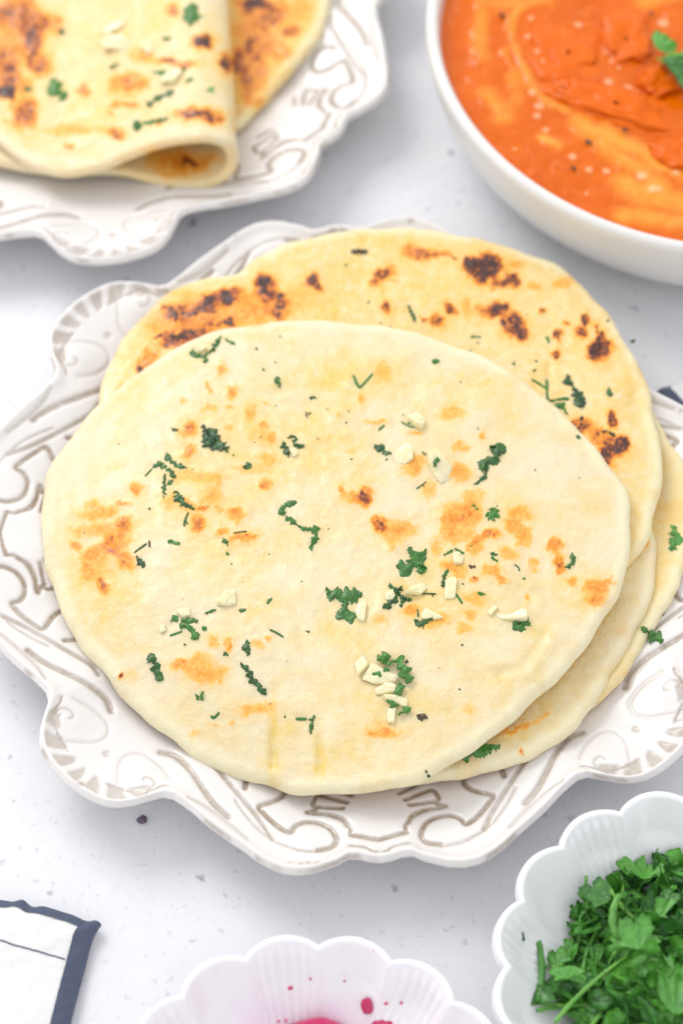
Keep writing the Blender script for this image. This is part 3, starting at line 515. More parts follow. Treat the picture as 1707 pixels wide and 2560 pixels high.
def folded_naan():
    F = [(-150, 372, 1.35), (-60, 404, 1.35), (0, 424, 1.35), (100, 443, 1.35), (200, 446, 1.3), (300, 447, 1.3), (400, 470, 1.3), (480, 482, 1.38), (550, 468, 1.75), (588, 436, 2.35), (597, 400, 3.0), (580, 364, 3.75), (540, 346, 4.15), (490, 344, 4.2), (400, 357, 3.8), (310, 389, 3.15), (250, 414, 2.7), (170, 431, 2.45), (100, 419, 2.4), (50, 394, 2.4), (0, 354, 2.4), (-60, 312, 2.4), (-150, 255, 2.4)]
    F = np.array(F, float); C = at(F[:, 0], F[:, 1], F[:, 2]); C = smooth_poly(C, 16); ns = len(C)
    ax = at(566, 0, 3.0)-at(594, 404, 3.0); ax = ax/np.linalg.norm(ax); side = np.cross(ax, [0, 0, 1]); side /= np.linalg.norm(side)
    u = C @ side; wv = C[:, 2]; kk = np.exp(-(np.arange(-10, 11)/5.0)**2); kk /= kk.sum()
    sm = lambda a: np.convolve(np.pad(a, 10, 'edge'), kk, 'valid')
    tu = np.gradient(sm(u)); tw = np.gradient(sm(wv)); L = np.hypot(tu, tw)+1e-9; N = (-tw/L)[:, None]*side + (tu/L)[:, None]*np.array([0, 0, 1.0])
    T = 0.50; t = np.concatenate([np.linspace(0, 1, 12)**1.5*0.6, np.linspace(0.6, 15, 190)[1:]])
    rows = []; arc = np.cumsum(np.concatenate([[0], np.linalg.norm(np.diff(C, axis=0), axis=1)]))
    ins = C + N*T
    for tt in t[::-1][::3]: rows.append(ins + ax*(tt+0.25))
    for a in np.linspace(0, math.pi, 9)[1:-1]: rows.append(C + N*(T/2+T/2*math.cos(a)) + ax*(0.25-0.25*math.sin(a)))
    k0 = len(rows)
    for tt in t:
        rel = 0.16*(fbm(arc*0.35, arc*0+tt*0.35, 71, 3)-0.5) + 0.05*(fbm(arc*1.6, arc*0+tt*1.6, 73, 3)-0.5)
        rows.append(C - N*(rel*sstep(0, 1.0, np.array(tt)))[:, None] + ax*(tt+0.25))
    V = np.array(rows); n2 = len(rows); V = V.reshape(-1, 3); F4 = grid_faces(n2, ns, False)
    px, py = to_px(V)
    bl = [('R', [(60, 60, 110, 90, .60), (135, 140, 55, 95, .62), (40, 290, 62, 62, .60), (95, 440, 60, 70, .60), (60, 110, 110, 150, .48), (160, 90, 85, 55, .60), (150, 240, 55, 62, .66), (20, 220, 42, 60, .58), (20, 350, 48, 30, .97), (100, 430, 62, 62, .58), (50, 330, 85, 60, .5), (665, 45, 36, 30, .66), (800, 165, 44, 24, .90), (890, 245, 36, 36, .95), (680, 245, 92, 20, .68), (500, 330, 75, 50, .52), (500, 410, 62, 15, .6), (330, 350, 26, 20, .6), (430, 440, 18, 14, .5), (790, 450, 105, 28, .66), (760, 455, 60, 18, .78), (455, 525, 36, 20, .64), (270, 572, 20, 12, .64), (610, 480, 32, 15, .5), (560, 220, 62, 30, .38), (930, 500, 12, 30, .5), (300, 515, 170, 24, .34), (850, 470, 52, 20, .58), (700, 640, 150, 55, .5), (740, 640, 60, 30, .66), (400, 100, 420, 400, .10)])]
    tm, _ = toast_mask(px, py, bl, 77, gain=1.15); q = (arc[None, :]+0*np.arange(n2)[:, None]).ravel()
    bt = np.clip(0.45+0.8*(fbm(V[:, 0]*0.4, V[:, 1]*0.4+q*0.1, 79)-0.5), 0, 1)
    rowi = np.repeat(np.arange(n2), ns); dE = np.abs(rowi-k0+4); bt = np.where(dE < 14, bt*0.35, bt)
    solo("folded_naan", V, F4, M['naan'], "naan folded over on the rear plate with its open roll facing the camera", "naan", "naans on the rear plate", {'toast': tm, 'butter': bt})
    return V.reshape(n2, ns, 3)[k0:]
FV = folded_naan()
_fx, _fy = to_px(FV.reshape(-1, 3)); FVf = FV.reshape(-1, 3); _fd = (FVf-CAMP) @ FWD
def on_folded(px, py):                                # nearest visible point of the folded bread under a traced pixel
    d = (_fx-px)**2+(_fy-py)**2; m = d < 14**2; i = np.where(m)[0]; return FVf[i[np.argmin(_fd[i])]] if len(i) else at(px, py, 2.9)

# ------------------------------------------------------------------ bowl of curry
def lathe(profile, c, nt=256, n=4):
    p = smooth_poly(np.array(profile, float), n); th = np.arange(nt)/nt*2*math.pi
    V = np.stack([c[0]+p[:, :1]*np.cos(th), c[1]+p[:, :1]*np.sin(th), np.broadcast_to(p[:, 1:2], (len(p), nt))], -1); return V, p
BC = np.array([15.6, 20.5])
def curry_bowl():
    root = thing("curry_bowl", "round off-white bowl of orange curry in the upper right corner", "bowl", (BC[0], BC[1], 0))
    prof = [(0.05, 0.3), (6.5, 0.3), (7.0, 0.0), (7.6, 0.0), (8.6, 0.12), (9.7, 0.55), (10.8, 1.3), (11.5, 2.3), (11.93, 3.5), (12.14, 4.5), (12.15, 4.85), (12.05, 5.03), (11.9, 5.08), (11.75, 5.03), (11.64, 4.85), (11.55, 4.4), (11.3, 3.0), (10.6, 1.7), (9, 0.95), (6, 0.8), (0.05, 0.8)]
    V, p = lathe(prof, (0, 0)); nt = V.shape[1]; nr = len(p); V = V.reshape(-1, 3); F = grid_faces(nr, nt)
    rid = np.repeat(np.arange(nr-1), nt); k = rid//4
    reg = np.where(k < 4, 0, np.where(k < 9, 1, np.where(k < 15, 2, 3)))
    split_parts(root, V, F, reg, [(0, 'base'), (1, 'outer_wall'), (2, 'rim'), (3, 'inside')], M['cream'])
curry_bowl()
ZS = 4.2
CREAM = [([(880, 0), (760, 60), (732, 150), (770, 280), (830, 400), (900, 490), (1000, 540), (1060, 580)], 16, .65), ([(1060, 580), (1120, 640), (1180, 640), (1260, 690), (1380, 740), (1450, 800)], 45, .95), ([(1180, 690), (1250, 760), (1330, 800), (1400, 870), (1470, 930)], 42, .9), ([(1300, 900), (1400, 960), (1580, 990)], 60, .9), ([(1290, 1045), (1420, 1060), (1600, 1085)], 42, .85),
         ([(600, 0), (582, 80), (575, 200), (600, 280)], 30, .6), ([(620, 450), (650, 500), (700, 560), (680, 580)], 40, .65), ([(740, 380), (765, 470), (720, 540)], 25, .45), ([(885, 670), (960, 705)], 24, .95), ([(640, 20), (760, 10), (900, 0)], 30, .6), ([(1380, 10), (1500, -20)], 40, .6), ([(1520, 800), (1600, 860)], 50, .8), ([(700, 250), (740, 330), (800, 420)], 14, .4)]
PAINTED_GLINTS = [(830, 90, 18), (815, 180, 18), (860, 250, 20), (885, 300, 14), (1060, 125, 24), (1005, 225, 22), (980, 160, 14), (1195, 255, 20), (1225, 300, 22), (1255, 330, 16), (870, 515, 28), (860, 565, 22), (900, 630, 20), (1030, 765, 24), (1110, 825, 22), (1195, 830, 22), (1205, 405, 28), (1300, 430, 30), (1340, 450, 22), (1370, 525, 15), (1440, 410, 22), (1370, 860, 28), (1420, 925, 28), (1450, 932, 18), (1530, 850, 20), (835, 450, 24), (750, 720, 12), (1100, 940, 12), (560, 35, 14), (1470, 110, 36)]  # specular highlights on the sauce, painted as pale, slightly raised spots
def curry():
    nt, nr = 620, 190; th = np.arange(nt)/nt*2*math.pi; u = np.linspace(0.004, 1, nr)**0.85; R = 11.52
    x = BC[0]+u[:, None]*R*np.cos(th); y = BC[1]+u[:, None]*R*np.sin(th); P = np.stack([x.ravel(), y.ravel()], 1)
    z = ZS + 0.22*(fbm(x*0.55, y*0.55, 5)-0.5) + 0.12*(fbm(x*1.6, y*1.6, 6)-0.5) + 0.1*sstep(0.985, 1.0, u)[:, None]
    cr = np.zeros(len(P)); wob = 0.35*(fbm(P[:, 0]*1.3, P[:, 1]*1.3, 8)-0.5)
    for pts, wd, a in CREAM:
        q = smooth_poly(px2('K', pts, ZS), 5); w = wd/1.943/62.0; cr = np.maximum(cr, a*sstep(2.1, 0.1, (seg_dist(P, q)+wob)/w))
    bd = np.zeros(len(P)); z = z.ravel() + 0.07*cr
    for bx, by, br in PAINTED_GLINTS:
        q = px2('K', [(bx, by)], ZS)[0]; w = br/1.943/62.0*0.8; d = np.hypot(P[:, 0]-q[0], P[:, 1]-q[1])/w; bd = np.maximum(bd, 0.6*sstep(1.3, 0.6, d)); z = z + 0.045*np.sqrt(np.clip(1-d*d/1.6, 0, 1))
    solo("curry", np.stack([P[:, 0], P[:, 1], z], 1), grid_faces(nr, nt), M['curry'], "glossy orange curry sauce with pale cream swirls filling the bowl", "curry", None, {'cream': cr, 'painted_glint': bd})
curry()
def lump(c, rx, ry, rz, rot, seed, nt=40, nr=22, rough=0.25):
    th = np.arange(nt)/nt*2*math.pi; ph = np.linspace(0.03, math.pi-0.03, nr)
    x = np.sin(ph)[:, None]*np.cos(th); y = np.sin(ph)[:, None]*np.sin(th); z = np.cos(ph)[:, None]+0*th
    k = 1+rough*(fbm(x*2+seed*3.1+z, y*2+z*1.3, seed, 3)-0.5)*2
    sq = lambda a: np.sign(a)*np.abs(a)**0.8
    X = sq(x)*k*rx; Y = sq(y)*k*ry; Z = z*k*rz; cr, sr = math.cos(rot), math.sin(rot)
    return np.stack([c[0]+X*cr-Y*sr, c[1]+X*sr+Y*cr, c[2]+Z], -1).reshape(-1, 3), grid_faces(nr, nt)
for i, (bx, by, rx, ry, rz, rot, lab) in enumerate([
        (1290, 190, 1.05, 1.5, .55, .15, "upright lump of sauced chicken left of the green garnish"), (1240, 505, 2.5, .85, .55, -.42, "longest lump of sauced chicken, slanting below the garnish"),
        (1545, 740, .9, 1.0, .55, .2, "sauced chicken lump cut by the right edge of the picture, below the slanting piece"), (1440, 380, .8, .7, .5, .5, "small lump of sauced chicken directly under the green garnish"), (1010, 250, 1.2, 1.5, .30, .2, "broad flat lump of sauced chicken, leftmost in the curry")]):
    q = px2('K', [(bx, by)], ZS+.2)[0]; V, F = lump((q[0], q[1], ZS-0.10), rx*1.1, ry*1.1, rz*.8, rot, 300+i, 60, 34, .5)
    solo("chicken_piece", V, F, M['chicken'], lab, "chicken", "chicken pieces in the curry")

# ------------------------------------------------------------------ scalloped bowls
def scallop_bowl(c, cusp, ribbed0, mat, label, group, stain_bounce=None, name="scalloped_bowl"):
    NT = 16*44; th = np.arange(NT)/NT*2*math.pi; ph = (th-math.radians(cusp))*16/(2*math.pi); fr = ph-np.floor(ph); pet = (np.floor(ph).astype(int)) % 16
    bul = np.sin(math.pi*fr)**0.75; rib = ((pet+ribbed0) % 2 == 0)*(0.5-0.5*np.cos(2*math.pi*fr*7.0))*sstep(0.02, 0.14, fr)*sstep(0.98, 0.86, fr)
    v = np.concatenate([np.linspace(0, 1, 66)]); V = []
    prof_r = 2.2 + 3.72*v**0.62; prof_z = 0.5 + 2.5*v**1.75
    for vv, pr, pz in zip(v, prof_r, prof_z):
        s = sstep(0.12, 0.75, np.array(vv)); r = pr + 0.46*s*bul*min(1, vv*1.4) - 0.10*rib*sstep(0.15, 0.4, np.array(vv))*sstep(1.0, 0.9, np.array(vv))
        V.append(np.stack([r*np.cos(th), r*np.sin(th), pz + 0.10*s*(bul-1)*0 + 0*th], -1))
    Rr = 5.92+0.46*bul; n_in = len(V)
    for dr, z in ((.05, 3.05), (.12, 3.07), (.19, 3.05), (.24, 2.98), (.25, 2.88), (.22, 2.80), (.27, 2.76), (.30, 2.68), (.28, 2.58), (.12, 2.35), (-.25, 1.9), (-.8, 1.3), (-1.7, .7), (-2.6, .25), (-2.9, 0), (-3.2, 0)):
        r = Rr+dr; k = max(0, min(1, (z-0.2)/1.6)); r = r*k+(1-k)*(5.92+.3+dr); V.append(np.stack([r*np.cos(th), r*np.sin(th), np.full(NT, z)], -1))
    V = np.array(V); n2 = len(V); F = grid_faces(n2, NT); rid = np.repeat(np.arange(n2-1), NT); pj = np.tile(pet, n2-1)
    reg = np.where(rid < 16, 0, np.where(rid < n_in-1, 100+pj, np.where(rid < n_in+8, 1, 2)))
    V = V.reshape(-1, 3); V = np.vstack([V]); st = np.zeros(len(V))
    if stain_bounce is not None: st = stain_bounce(V+np.array([c[0], c[1], 0]))
    root = thing(name, label, "bowl", (c[0], c[1], 0), group)
    nm = [(0, 'floor'), (1, 'rim'), (2, 'outer_wall')]+[(100+k, 'ribbed_petal' if (k+ribbed0) % 2 == 0 else 'plain_petal') for k in range(16)]
    split_parts(root, V, F, reg, nm, mat, {'stain_bounce': st})
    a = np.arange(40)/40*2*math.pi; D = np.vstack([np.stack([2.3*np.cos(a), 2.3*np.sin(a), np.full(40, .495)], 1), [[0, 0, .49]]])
    link('floor', raw_mesh('floor', D, [(i, (i+1) % 40, 40) for i in range(40)], mat, {'stain_bounce': np.full(41, float(st[0]))}), root)
C1 = np.array([-0.863, -25.03]); C2 = np.array([11.40, -19.85])
GB = "scalloped white bowls in front of the plate"
def stain_bounce1(V):  # pink juice residue plus reflected pink painted into the wall colour
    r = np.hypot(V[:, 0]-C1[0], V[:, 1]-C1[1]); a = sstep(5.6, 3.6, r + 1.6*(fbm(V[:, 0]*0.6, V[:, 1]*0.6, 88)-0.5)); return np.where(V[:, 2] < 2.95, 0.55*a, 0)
scallop_bowl(C1, 88.8, 0, M['pinkbowl'], "scalloped bowl with pink stains and painted-in pink reflection holding pickled onion, at the bottom edge", GB, stain_bounce1)
scallop_bowl(C2, 110.3, 0, M['white'], "scalloped white bowl filled with chopped green coriander, bottom right", GB)

# ------------------------------------------------------------------ pickled onion
def onion_arc(c, r, a0, a1, w, h, z, tilt, seed):
    n = 26; m = 10; a = np.linspace(a0, a1, n); V = []
    for i, t in enumerate(a):
        k = 0.25+0.75*math.sin(math.pi*(i+0.5)/n)**0.4
        for j in range(m):
            q = 2*math.pi*j/m; rr = r + w*k*math.cos(q)*0.5; zz = h*k*(0.5+0.5*math.sin(q))
            x = rr*math.cos(t); y = rr*math.sin(t); V.append((c[0]+x, c[1]+y, z+zz+tilt*y+0.04*math.sin(seed+5*t)))
    F = [tuple(i*m+j for j in range(m))[::-1] for i in (0,)] + [tuple((n-1)*m+j for j in range(m))]
    for i in range(n-1):
        for j in range(m): F.append((i*m+j, i*m+(j+1) % m, (i+1)*m+(j+1) % m, (i+1)*m+j))
    return np.array(V), F
def pickled_onions():
    q = at(790, 2556, 1.6); labs = ["domed magenta slice of pickled onion at the bottom edge, widest piece in the pink bowl", "squarish crimson piece of pickled onion to the right of the domed slice"]
    V, F = lump((q[0]-0.05, q[1]-0.75, 1.05), 1.25, 1.1, .85, .1, 401, 48, 26, .12); solo("onion_slice", V, F, M['onion'], labs[0], "onion", "pickled onion pieces")
    q = at(958, 2548, 1.3); V, F = lump((q[0]+.05, q[1]-.35, 1.1), .52, .45, .32, .35, 402, 40, 20, .15); solo("onion_slice", V, F, M['onion'], labs[1], "onion", "pickled onion pieces")
    for k in range(9):
        a = RNG.uniform(0, 6.28); r = RNG.uniform(.2, 2.0); V, F = onion_arc((C1[0]+r*math.cos(a), C1[1]-1.1+0.8*r*math.sin(a)), RNG.uniform(.9, 1.6), a, a+RNG.uniform(1.5, 2.6), .35, .4, RNG.uniform(.6, 1.15), RNG.uniform(-.1, .1), k)
        solo("onion_slice", V, F, M['onion'], "curved slice of pickled onion in the heap below the bottom edge", "onion", "pickled onion pieces")
    for sx, sy, rx, ry, rot, lab in [(525, 572, .36, .13, 1.05, "narrow magenta sliver of onion on the left wall of the pink bowl"), (1018, 602, .17, .22, .4, "pale pink triangular scrap of onion on the back wall of the pink bowl")]:
        p = zp('S', [(sx, sy)])[0]; g = at(p[0], p[1], 1.55); V, F = lump((g[0], g[1], 1.55), rx, ry, .07, rot, int(sx), 30, 14, .2); 
        rr = np.hypot(V[:, 0]-C1[0], V[:, 1]-C1[1]); V[:, 2] += (rr-np.hypot(g[0]-C1[0], g[1]-C1[1]))*0.85
        solo("onion_scrap", V, F, M['onion'], lab, "onion", "pickled onion pieces")
    for sx, sy, rr in [(787, 348, 9), (703, 528, 10), (1112, 466, 11), (1113, 540, 10), (1088, 522, 6), (1097, 592, 8), (1160, 590, 7), (1050, 370, 6), (1460, 665, 8), (655, 665, 6), (685, 662, 6), (926, 500, 5), (785, 490, 5), (1468, 635, 6)]:
        p = zp('S', [(sx, sy)])[0]; z = 2.98 if sy < 400 else (2.5 if sy < 480 else 2.0); g = at(p[0], p[1], z); V, F = lump(g, rr/1.65/66, rr/1.65/66*.8, .04, .3, int(sx), 14, 8, .2)
        solo("pink_droplet", V, F, M['onion'], "tiny pink splash of pickling juice on the white wall of the onion bowl", "droplet", "pink splashes")
pickled_onions()

# ------------------------------------------------------------------ fresh coriander
def leaf_mesh(seed, w, cut):
    g = np.random.default_rng(seed); na, nr = 34, 7; a = np.linspace(-1.25, 1.25, na); lob = g.integers(3, 5); ph = g.uniform(0, 6)
    r = 0.62+0.38*np.abs(np.cos(a*lob*0.9+ph))**0.6; r *= 1+0.10*np.abs(np.sin(a*lob*3.1+ph)); r *= 1-0.25*(np.abs(a)/1.25)**3
    if cut: r = np.minimum(r, g.uniform(.5, .85)/np.maximum(np.cos(a-g.uniform(-.5, .5)), .3))
    u = np.linspace(0.06, 1, nr); x = u[:, None]*r*np.cos(a); y = u[:, None]*r*np.sin(a); b1, b2, b3 = g.uniform(-.5, .5), g.uniform(-.5, .5), g.uniform(.1, .4)
    z = b1*x*x + b2*y*y + b3*np.abs(y)*0.6 + 0.05*np.sin(a*9+ph)*u[:, None]
    V = np.stack([x-0.5, y, z], -1)*w; n = nr*na; Vt = V.reshape(-1, 3); Vb = Vt-np.array([0, 0, 0.025]); F = grid_faces(nr, na, False)
    Fl = [tuple(f) for f in F]+[tuple(i+n for i in f[::-1]) for f in F]; ring = [j for j in range(na)]+[i*na+na-1 for i in range(1, nr)]+[(nr-1)*na+j for j in range(na-2, -1, -1)]+[i*na for i in range(nr-2, 0, -1)]
    for p, q in zip(ring, ring[1:]+ring[:1]): Fl.append((q, p, p+n, q+n))
    return np.vstack([Vt, Vb]), Fl
def stem_mesh(seed, L, rad):
    g = np.random.default_rng(seed); n, m = 12, 8; c1 = g.uniform(-.25, .25); V = []
    for i in range(n):
        t = i/(n-1); x = (t-.5)*L; y = c1*L*(4*(t-.5)**2); rr = rad*(1-.3*t)*(1+0.15*math.sin(i*2.1+seed))
        for j in range(m): q = 2*math.pi*j/m; V.append((x, y+rr*math.cos(q), rr*math.sin(q)))
    F = [tuple(range(m))[::-1], tuple((n-1)*m+j for j in range(m))]
    for i in range(n-1):
        for j in range(m): F.append((i*m+j, i*m+(j+1) % m, (i+1)*m+(j+1) % m, (i+1)*m+j))
    return np.array(V), F
def coriander_heap():
    lm = [raw_mesh("coriander_leaf", *leaf_mesh(500+k, 1.0, k % 2), M['leaf']) for k in range(16)]
    sm = [raw_mesh("coriander_stem", *stem_mesh(600+k, 1.0, 0.085), M['stem']) for k in range(5)]
    g = np.random.default_rng(5); hc = np.array([11.45, -19.5])
    for k in range(600):
        a = g.uniform(0, 6.283); rad = 4.35*math.sqrt(g.uniform(0, 1)); x = hc[0]+rad*math.cos(a)*1.02; y = hc[1]+rad*math.sin(a); d = rad/4.35
        top = 1.0+1.45*(1-d**2.0)+0.25*d; z = top - abs(g.normal(0, .30)) if k > 120 else 0.75+g.uniform(0, .7)*(1-d)
        z = max(z, 0.62+max(0, np.hypot(x-C2[0], y-C2[1])-2.4)*0.42); qx, qy = to_px(np.array([x, y, z])); rr = g.uniform(size=6)
        if qx > 1800 or qy > 2650: continue
        where = "at the far edge of the heap" if y > hc[1]+2.0 else ("along the left edge of the heap" if x < hc[0]-2.2 else ("on the right side of the heap" if x > hc[0]+1.2 else ("at the front of the heap" if y < hc[1]-1.8 else "in the middle of the heap")))
        if k % 11 == 3:
            o = link("coriander_sprig", sm[k % 5], None, (x, y, z+.1)); L = 0.7+1.3*rr[0]; o.scale = (L, .7+.6*rr[1], .6+.6*rr[2]); o.rotation_euler = (rr[3]*2-1, (rr[4]-.5)*.9, rr[5]*6.28)
            tag(o, ("short" if L < 1.3 else "long")+" pale green coriander stalk "+where+" in the white bowl", "herb", "chopped coriander in the white bowl")
        else:
            s_ = .5+.72*rr[0]**1.3; o = link("coriander_leaf", lm[k % 16], None, (x, y, z)); o.scale = (s_, s_*(.6+.5*rr[1]), s_*1.1); o.rotation_euler = ((rr[2]-.5)*1.9, (rr[3]-.5)*1.9, rr[4]*6.28)
            tag(o, ("small" if s_ < .76 else "broad")+" chopped green coriander leaf "+where+" in the white bowl", "herb", "chopped coriander in the white bowl")
    def named(mesh, nm, px, py, z, sc, rot, lab):
        q = at(px, py, z); o = link(nm, mesh, None, q); o.scale = sc; o.rotation_euler = rot; tag(o, lab, "herb", "chopped coriander in the white bowl")
    named(sm[1], "coriander_sprig", 1353, 2400, 1.55, (2.9, 1.6, 1.5), (0, .0, 1.62), "long upright coriander stalk along the left side of the green heap")
    named(sm[2], "coriander_sprig", 1530, 2290, 2.45, (1.5, 1.9, 1.6), (0, -.1, 1.5), "bright flat piece of coriander stalk near the middle of the heap")
    named(sm[0], "coriander_sprig", 1470, 2465, 2.3, (3.4, 1.0, 1.0), (0, .05, .75), "thin curved coriander stalk slanting across the front of the heap")
    named(lm[2], "coriander_leaf", 1490, 2240, 2.1, (1.0, .85, .9), (.3, .2, 2.6), "broad rounded coriander leaf at the top left of the heap")
    named(lm[5], "coriander_leaf", 1420, 2445, 2.2, (1.05, .85, .9), (.3, -.2, 4.4), "blue-green coriander leaf in the left half of the heap")
    named(lm[4], "coriander_leaf", 1690, 2480, 2.6, (1.8, 1.0, 1.1), (.2, .2, 1.4), "large pale coriander leaf at the right edge of the picture")
    named(lm[8], "coriander_leaf", 1590, 2340, 2.6, (1.1, 1.0, 1.0), (.1, .2, 1.7), "deeply lobed light green coriander leaf in the middle of the heap")
    named(lm[1], "coriander_leaf", 1340, 2500, 1.5, (1.1, 1.0, 1.0), (.3, .3, 4.8), "small round coriander leaf at the lower left corner of the heap")
    named(lm[7], "coriander_leaf", 1690, 125, ZS+.75, (1.5, 1.4, 1.3), (.2, .3, 2.2), "green coriander leaf garnishing the curry, top right")
    named(lm[3], "coriander_leaf", 1700, 185, ZS+.7, (1.3, 1.3, 1.3), (-.3, .3, 3.6), "lower coriander leaf of the garnish on the curry at the right edge")
    named(lm[9], "coriander_leaf", 1660, 105, ZS+.6, (.9, .8, .9), (.2, -.2, .6), "smallest coriander leaf of the garnish, on its left side")
coriander_heap()

# ------------------------------------------------------------------ napkins
def napkin(label, z0, top, right, hem, lines, ext=0.0):
    """top: outer edge towards the corner (px), right: outer edge away from the corner (px)"""
    A = smooth_poly(at(*np.array(top, float).T, z0), 8); B = smooth_poly(at(*np.array(right, float).T, z0), 10)
    def resample(p, n): L = np.concatenate([[0], np.cumsum(np.linalg.norm(np.diff(p, axis=0), axis=1))]); t = np.linspace(0, L[-1], n); return np.stack([np.interp(t, L, p[:, i]) for i in range(3)], 1), L[-1]
    A, LA = resample(A, 150); B, LB = resample(B, 170); c = A[-1]
    P = A[None, :, :] + (B-B[0])[:, None, :]
    sA = np.linspace(LA, 0, 150)[None, :]; sB = np.linspace(0, LB, 170)[:, None]           # distance from the right / top edges
    edge = np.minimum(sA, sB); x, y = P[..., 0], P[..., 1]
    z = z0 + 0.5*(fbm(x*0.35, y*0.35, 17)-0.5) + 0.06*(fbm(x*1.5, y*1.5, 18)-0.5)
    ruf = 0.06*np.sin(sA*5+np.sin(sA*2.3)*2)*np.exp(-sB/0.5); P = P.copy(); P[..., 1] += ruf
    z = z - 0.25*np.exp(-edge/0.35); P[..., 2] = z
    root = thing("napkin", label, "napkin", (c[0], c[1], 0)); loc = np.array([c[0], c[1], 0])
    def sheet(nm, mask_rows, mask_cols, dz, mat):
        Q = P[np.ix_(mask_rows, mask_cols)]+np.array([0, 0, dz]); nr, nc = Q.shape[:2]
        rim = Q.copy(); rim[..., 2] = Q[..., 2]-0.14; n = nr*nc; V = np.vstack([Q.reshape(-1, 3), rim.reshape(-1, 3)])-loc; F = grid_faces(nr, nc, False)
        Fl = [tuple(f[::-1]) for f in F]+[tuple(f+n) for f in F]; ring = [j for j in range(nc)]+[i*nc+nc-1 for i in range(1, nr)]+[(nr-1)*nc+j for j in range(nc-2, -1, -1)]+[i*nc for i in range(nr-2, 0, -1)]
        for p, q in zip(ring, ring[1:]+ring[:1]): Fl.append((p, q, q+n, p+n))
        link(nm, raw_mesh(nm, V, Fl, mat), root)
    ch = int(150*(1-hem/LA)); rh = max(2, int(170*hem*0.62/LB))
    allr = np.arange(170); allc = np.arange(150)
    sheet('cloth', allr[1:], allc[:-1], -0.02, M['cloth']); sheet('hem', allr, allc[ch:], 0.035, M['navy'])
    if top[0][0] < 0: sheet('hem', allr[:rh], allc[:ch+3], 0.03, M['navy'])
    for t in lines:
        k = int(170*t/LB); sheet('stitched_line', allr[k:k+2], allc[:ch], 0.006, M['navy'])
    # thickness below: further folds of the same cloth
    sheet('lower_fold', allr[2:-1], allc[:-3], -0.30, M['cloth'])
napkin("folded white napkin with a navy hem at the bottom left corner", 0.62, [(-420, 2262)]+[tuple(q) for q in zp('N', [(-300, 1495), (0, 1500), (120, 1492), (210, 1520), (400, 1568), (560, 1608), (690, 1650)])], [tuple(q) for q in zp('N', [(690, 1650), (632, 1745), (592, 1880), (540, 2080), (470, 2352), (380, 2700), (300, 3000)])], 0.62, [1.62])
napkin("corner of a white napkin with a navy stripe by the right edge of the plate", 0.35, [(1900, 850), (1780, 900), (1707, 934), (1688, 945), (1647, 968)], [(1647, 968), (1648, 985), (1720, 1060), (1800, 1120)], 0.62, [])

# ------------------------------------------------------------------ wilted coriander and garlic on the breads
def surf(n): return lambda px, py: n.on(px, py)
S1, S2, S3, S4 = surf(n1), surf(n2), surf(n3), surf(n4); SF = on_folded
def ribbon(strokes, zkey, S, seed, lift=0.05):
    V = []; F = []; g = np.random.default_rng(seed)
    for si, st in enumerate(strokes):
        pts, wd = st[0], st[1]; px = zp(zkey, pts)
        if len(px) == 1: px = np.array([px[0]-[1.5, .5], px[0]+[1.5, .5]])
        G = np.array([S(*p) for p in px]); q = smooth_poly(G, 4)
        L = np.concatenate([[0], np.cumsum(np.linalg.norm(np.diff(q, axis=0), axis=1))]); n = max(6, int(L[-1]/0.035)); n = min(n, 120)
        t = np.linspace(0, L[-1], n); q = np.stack([np.interp(t, L, q[:, i]) for i in range(3)], 1)
        w0 = wd/ZOOM[zkey][2]/66.0*(0.70 if wd/ZOOM[zkey][2] > 7 else 0.62); tg = np.gradient(q, axis=0); tg /= np.linalg.norm(tg, axis=1, keepdims=True)+1e-9; nrm = np.stack([-tg[:, 1], tg[:, 0], 0*tg[:, 0]], 1)
        u = np.linspace(0, 1, n); tp = np.clip(np.minimum(u, 1-u)*L[-1]/(w0*1.1), 0, 1)**0.5; leafy = wd/ZOOM[zkey][2] > 7
        k = 7 if leafy else 5; vs = np.linspace(-1, 1, k); base = len(V); ph = g.uniform(0, 20)
        def side(o):
            if not leafy: return np.full(n, 1.0)
            n_ = fbm(t/w0*1.1+ph+o*9, t*0+o, seed+si, 2); n2_ = fbm(t/w0*3.4+ph+o*5, t*0+o, seed+si+4, 2); return np.clip(0.30+1.05*sstep(.25, .75, n_)+0.95*(n2_-.5)+0.5*(fbm(t/w0*7+ph+o*3, t*0+o, seed+si+9, 1)-.5), .12, 1.5)
        wl, wr = side(0)*w0*tp, side(1)*w0*tp; cv = g.uniform(.3, 1.0); tw = fbm(t*3+ph, t*0, seed+7)-0.5
        for i in range(n):
            for v in vs:
                ww = wl[i] if v < 0 else wr[i]; e = 1-abs(v)**2.5
                zz = (lift+0.35*w0*cv*(1 if not leafy else 0.6+1.2*abs(tw[i])))*e + (0.42*min(w0, .2)*(vnoise(np.array([t[i]/w0*1.5+ph]), np.array([v*1.1+si]), seed+3)[0]-.5)*2*e if leafy else 0) - 0.015*(1-e)
                p = q[i]+nrm[i]*v*ww; V.append((p[0], p[1], p[2]+zz))
        for i in range(n-1):
            for j in range(k-1): F.append((base+i*k+j, base+i*k+j+1, base+(i+1)*k+j+1, base+(i+1)*k+j)[::-1])
        bb = len(V)                                      # underside
        for i in range(n):
            for v in (-1, 1): p = q[i]+nrm[i]*v*(wl[i] if v < 0 else wr[i])*.96; V.append((p[0], p[1], p[2]-0.03))
        for i in range(n-1):
            F.append((bb+2*i, bb+2*i+1, bb+2*i+3, bb+2*i+2)); F.append((base+i*k, bb+2*i, bb+2*i+2, base+(i+1)*k)[::-1]); F.append((base+i*k+k-1, bb+2*i+1, bb+2*i+3, base+(i+1)*k+k-1))
    return np.array(V), F
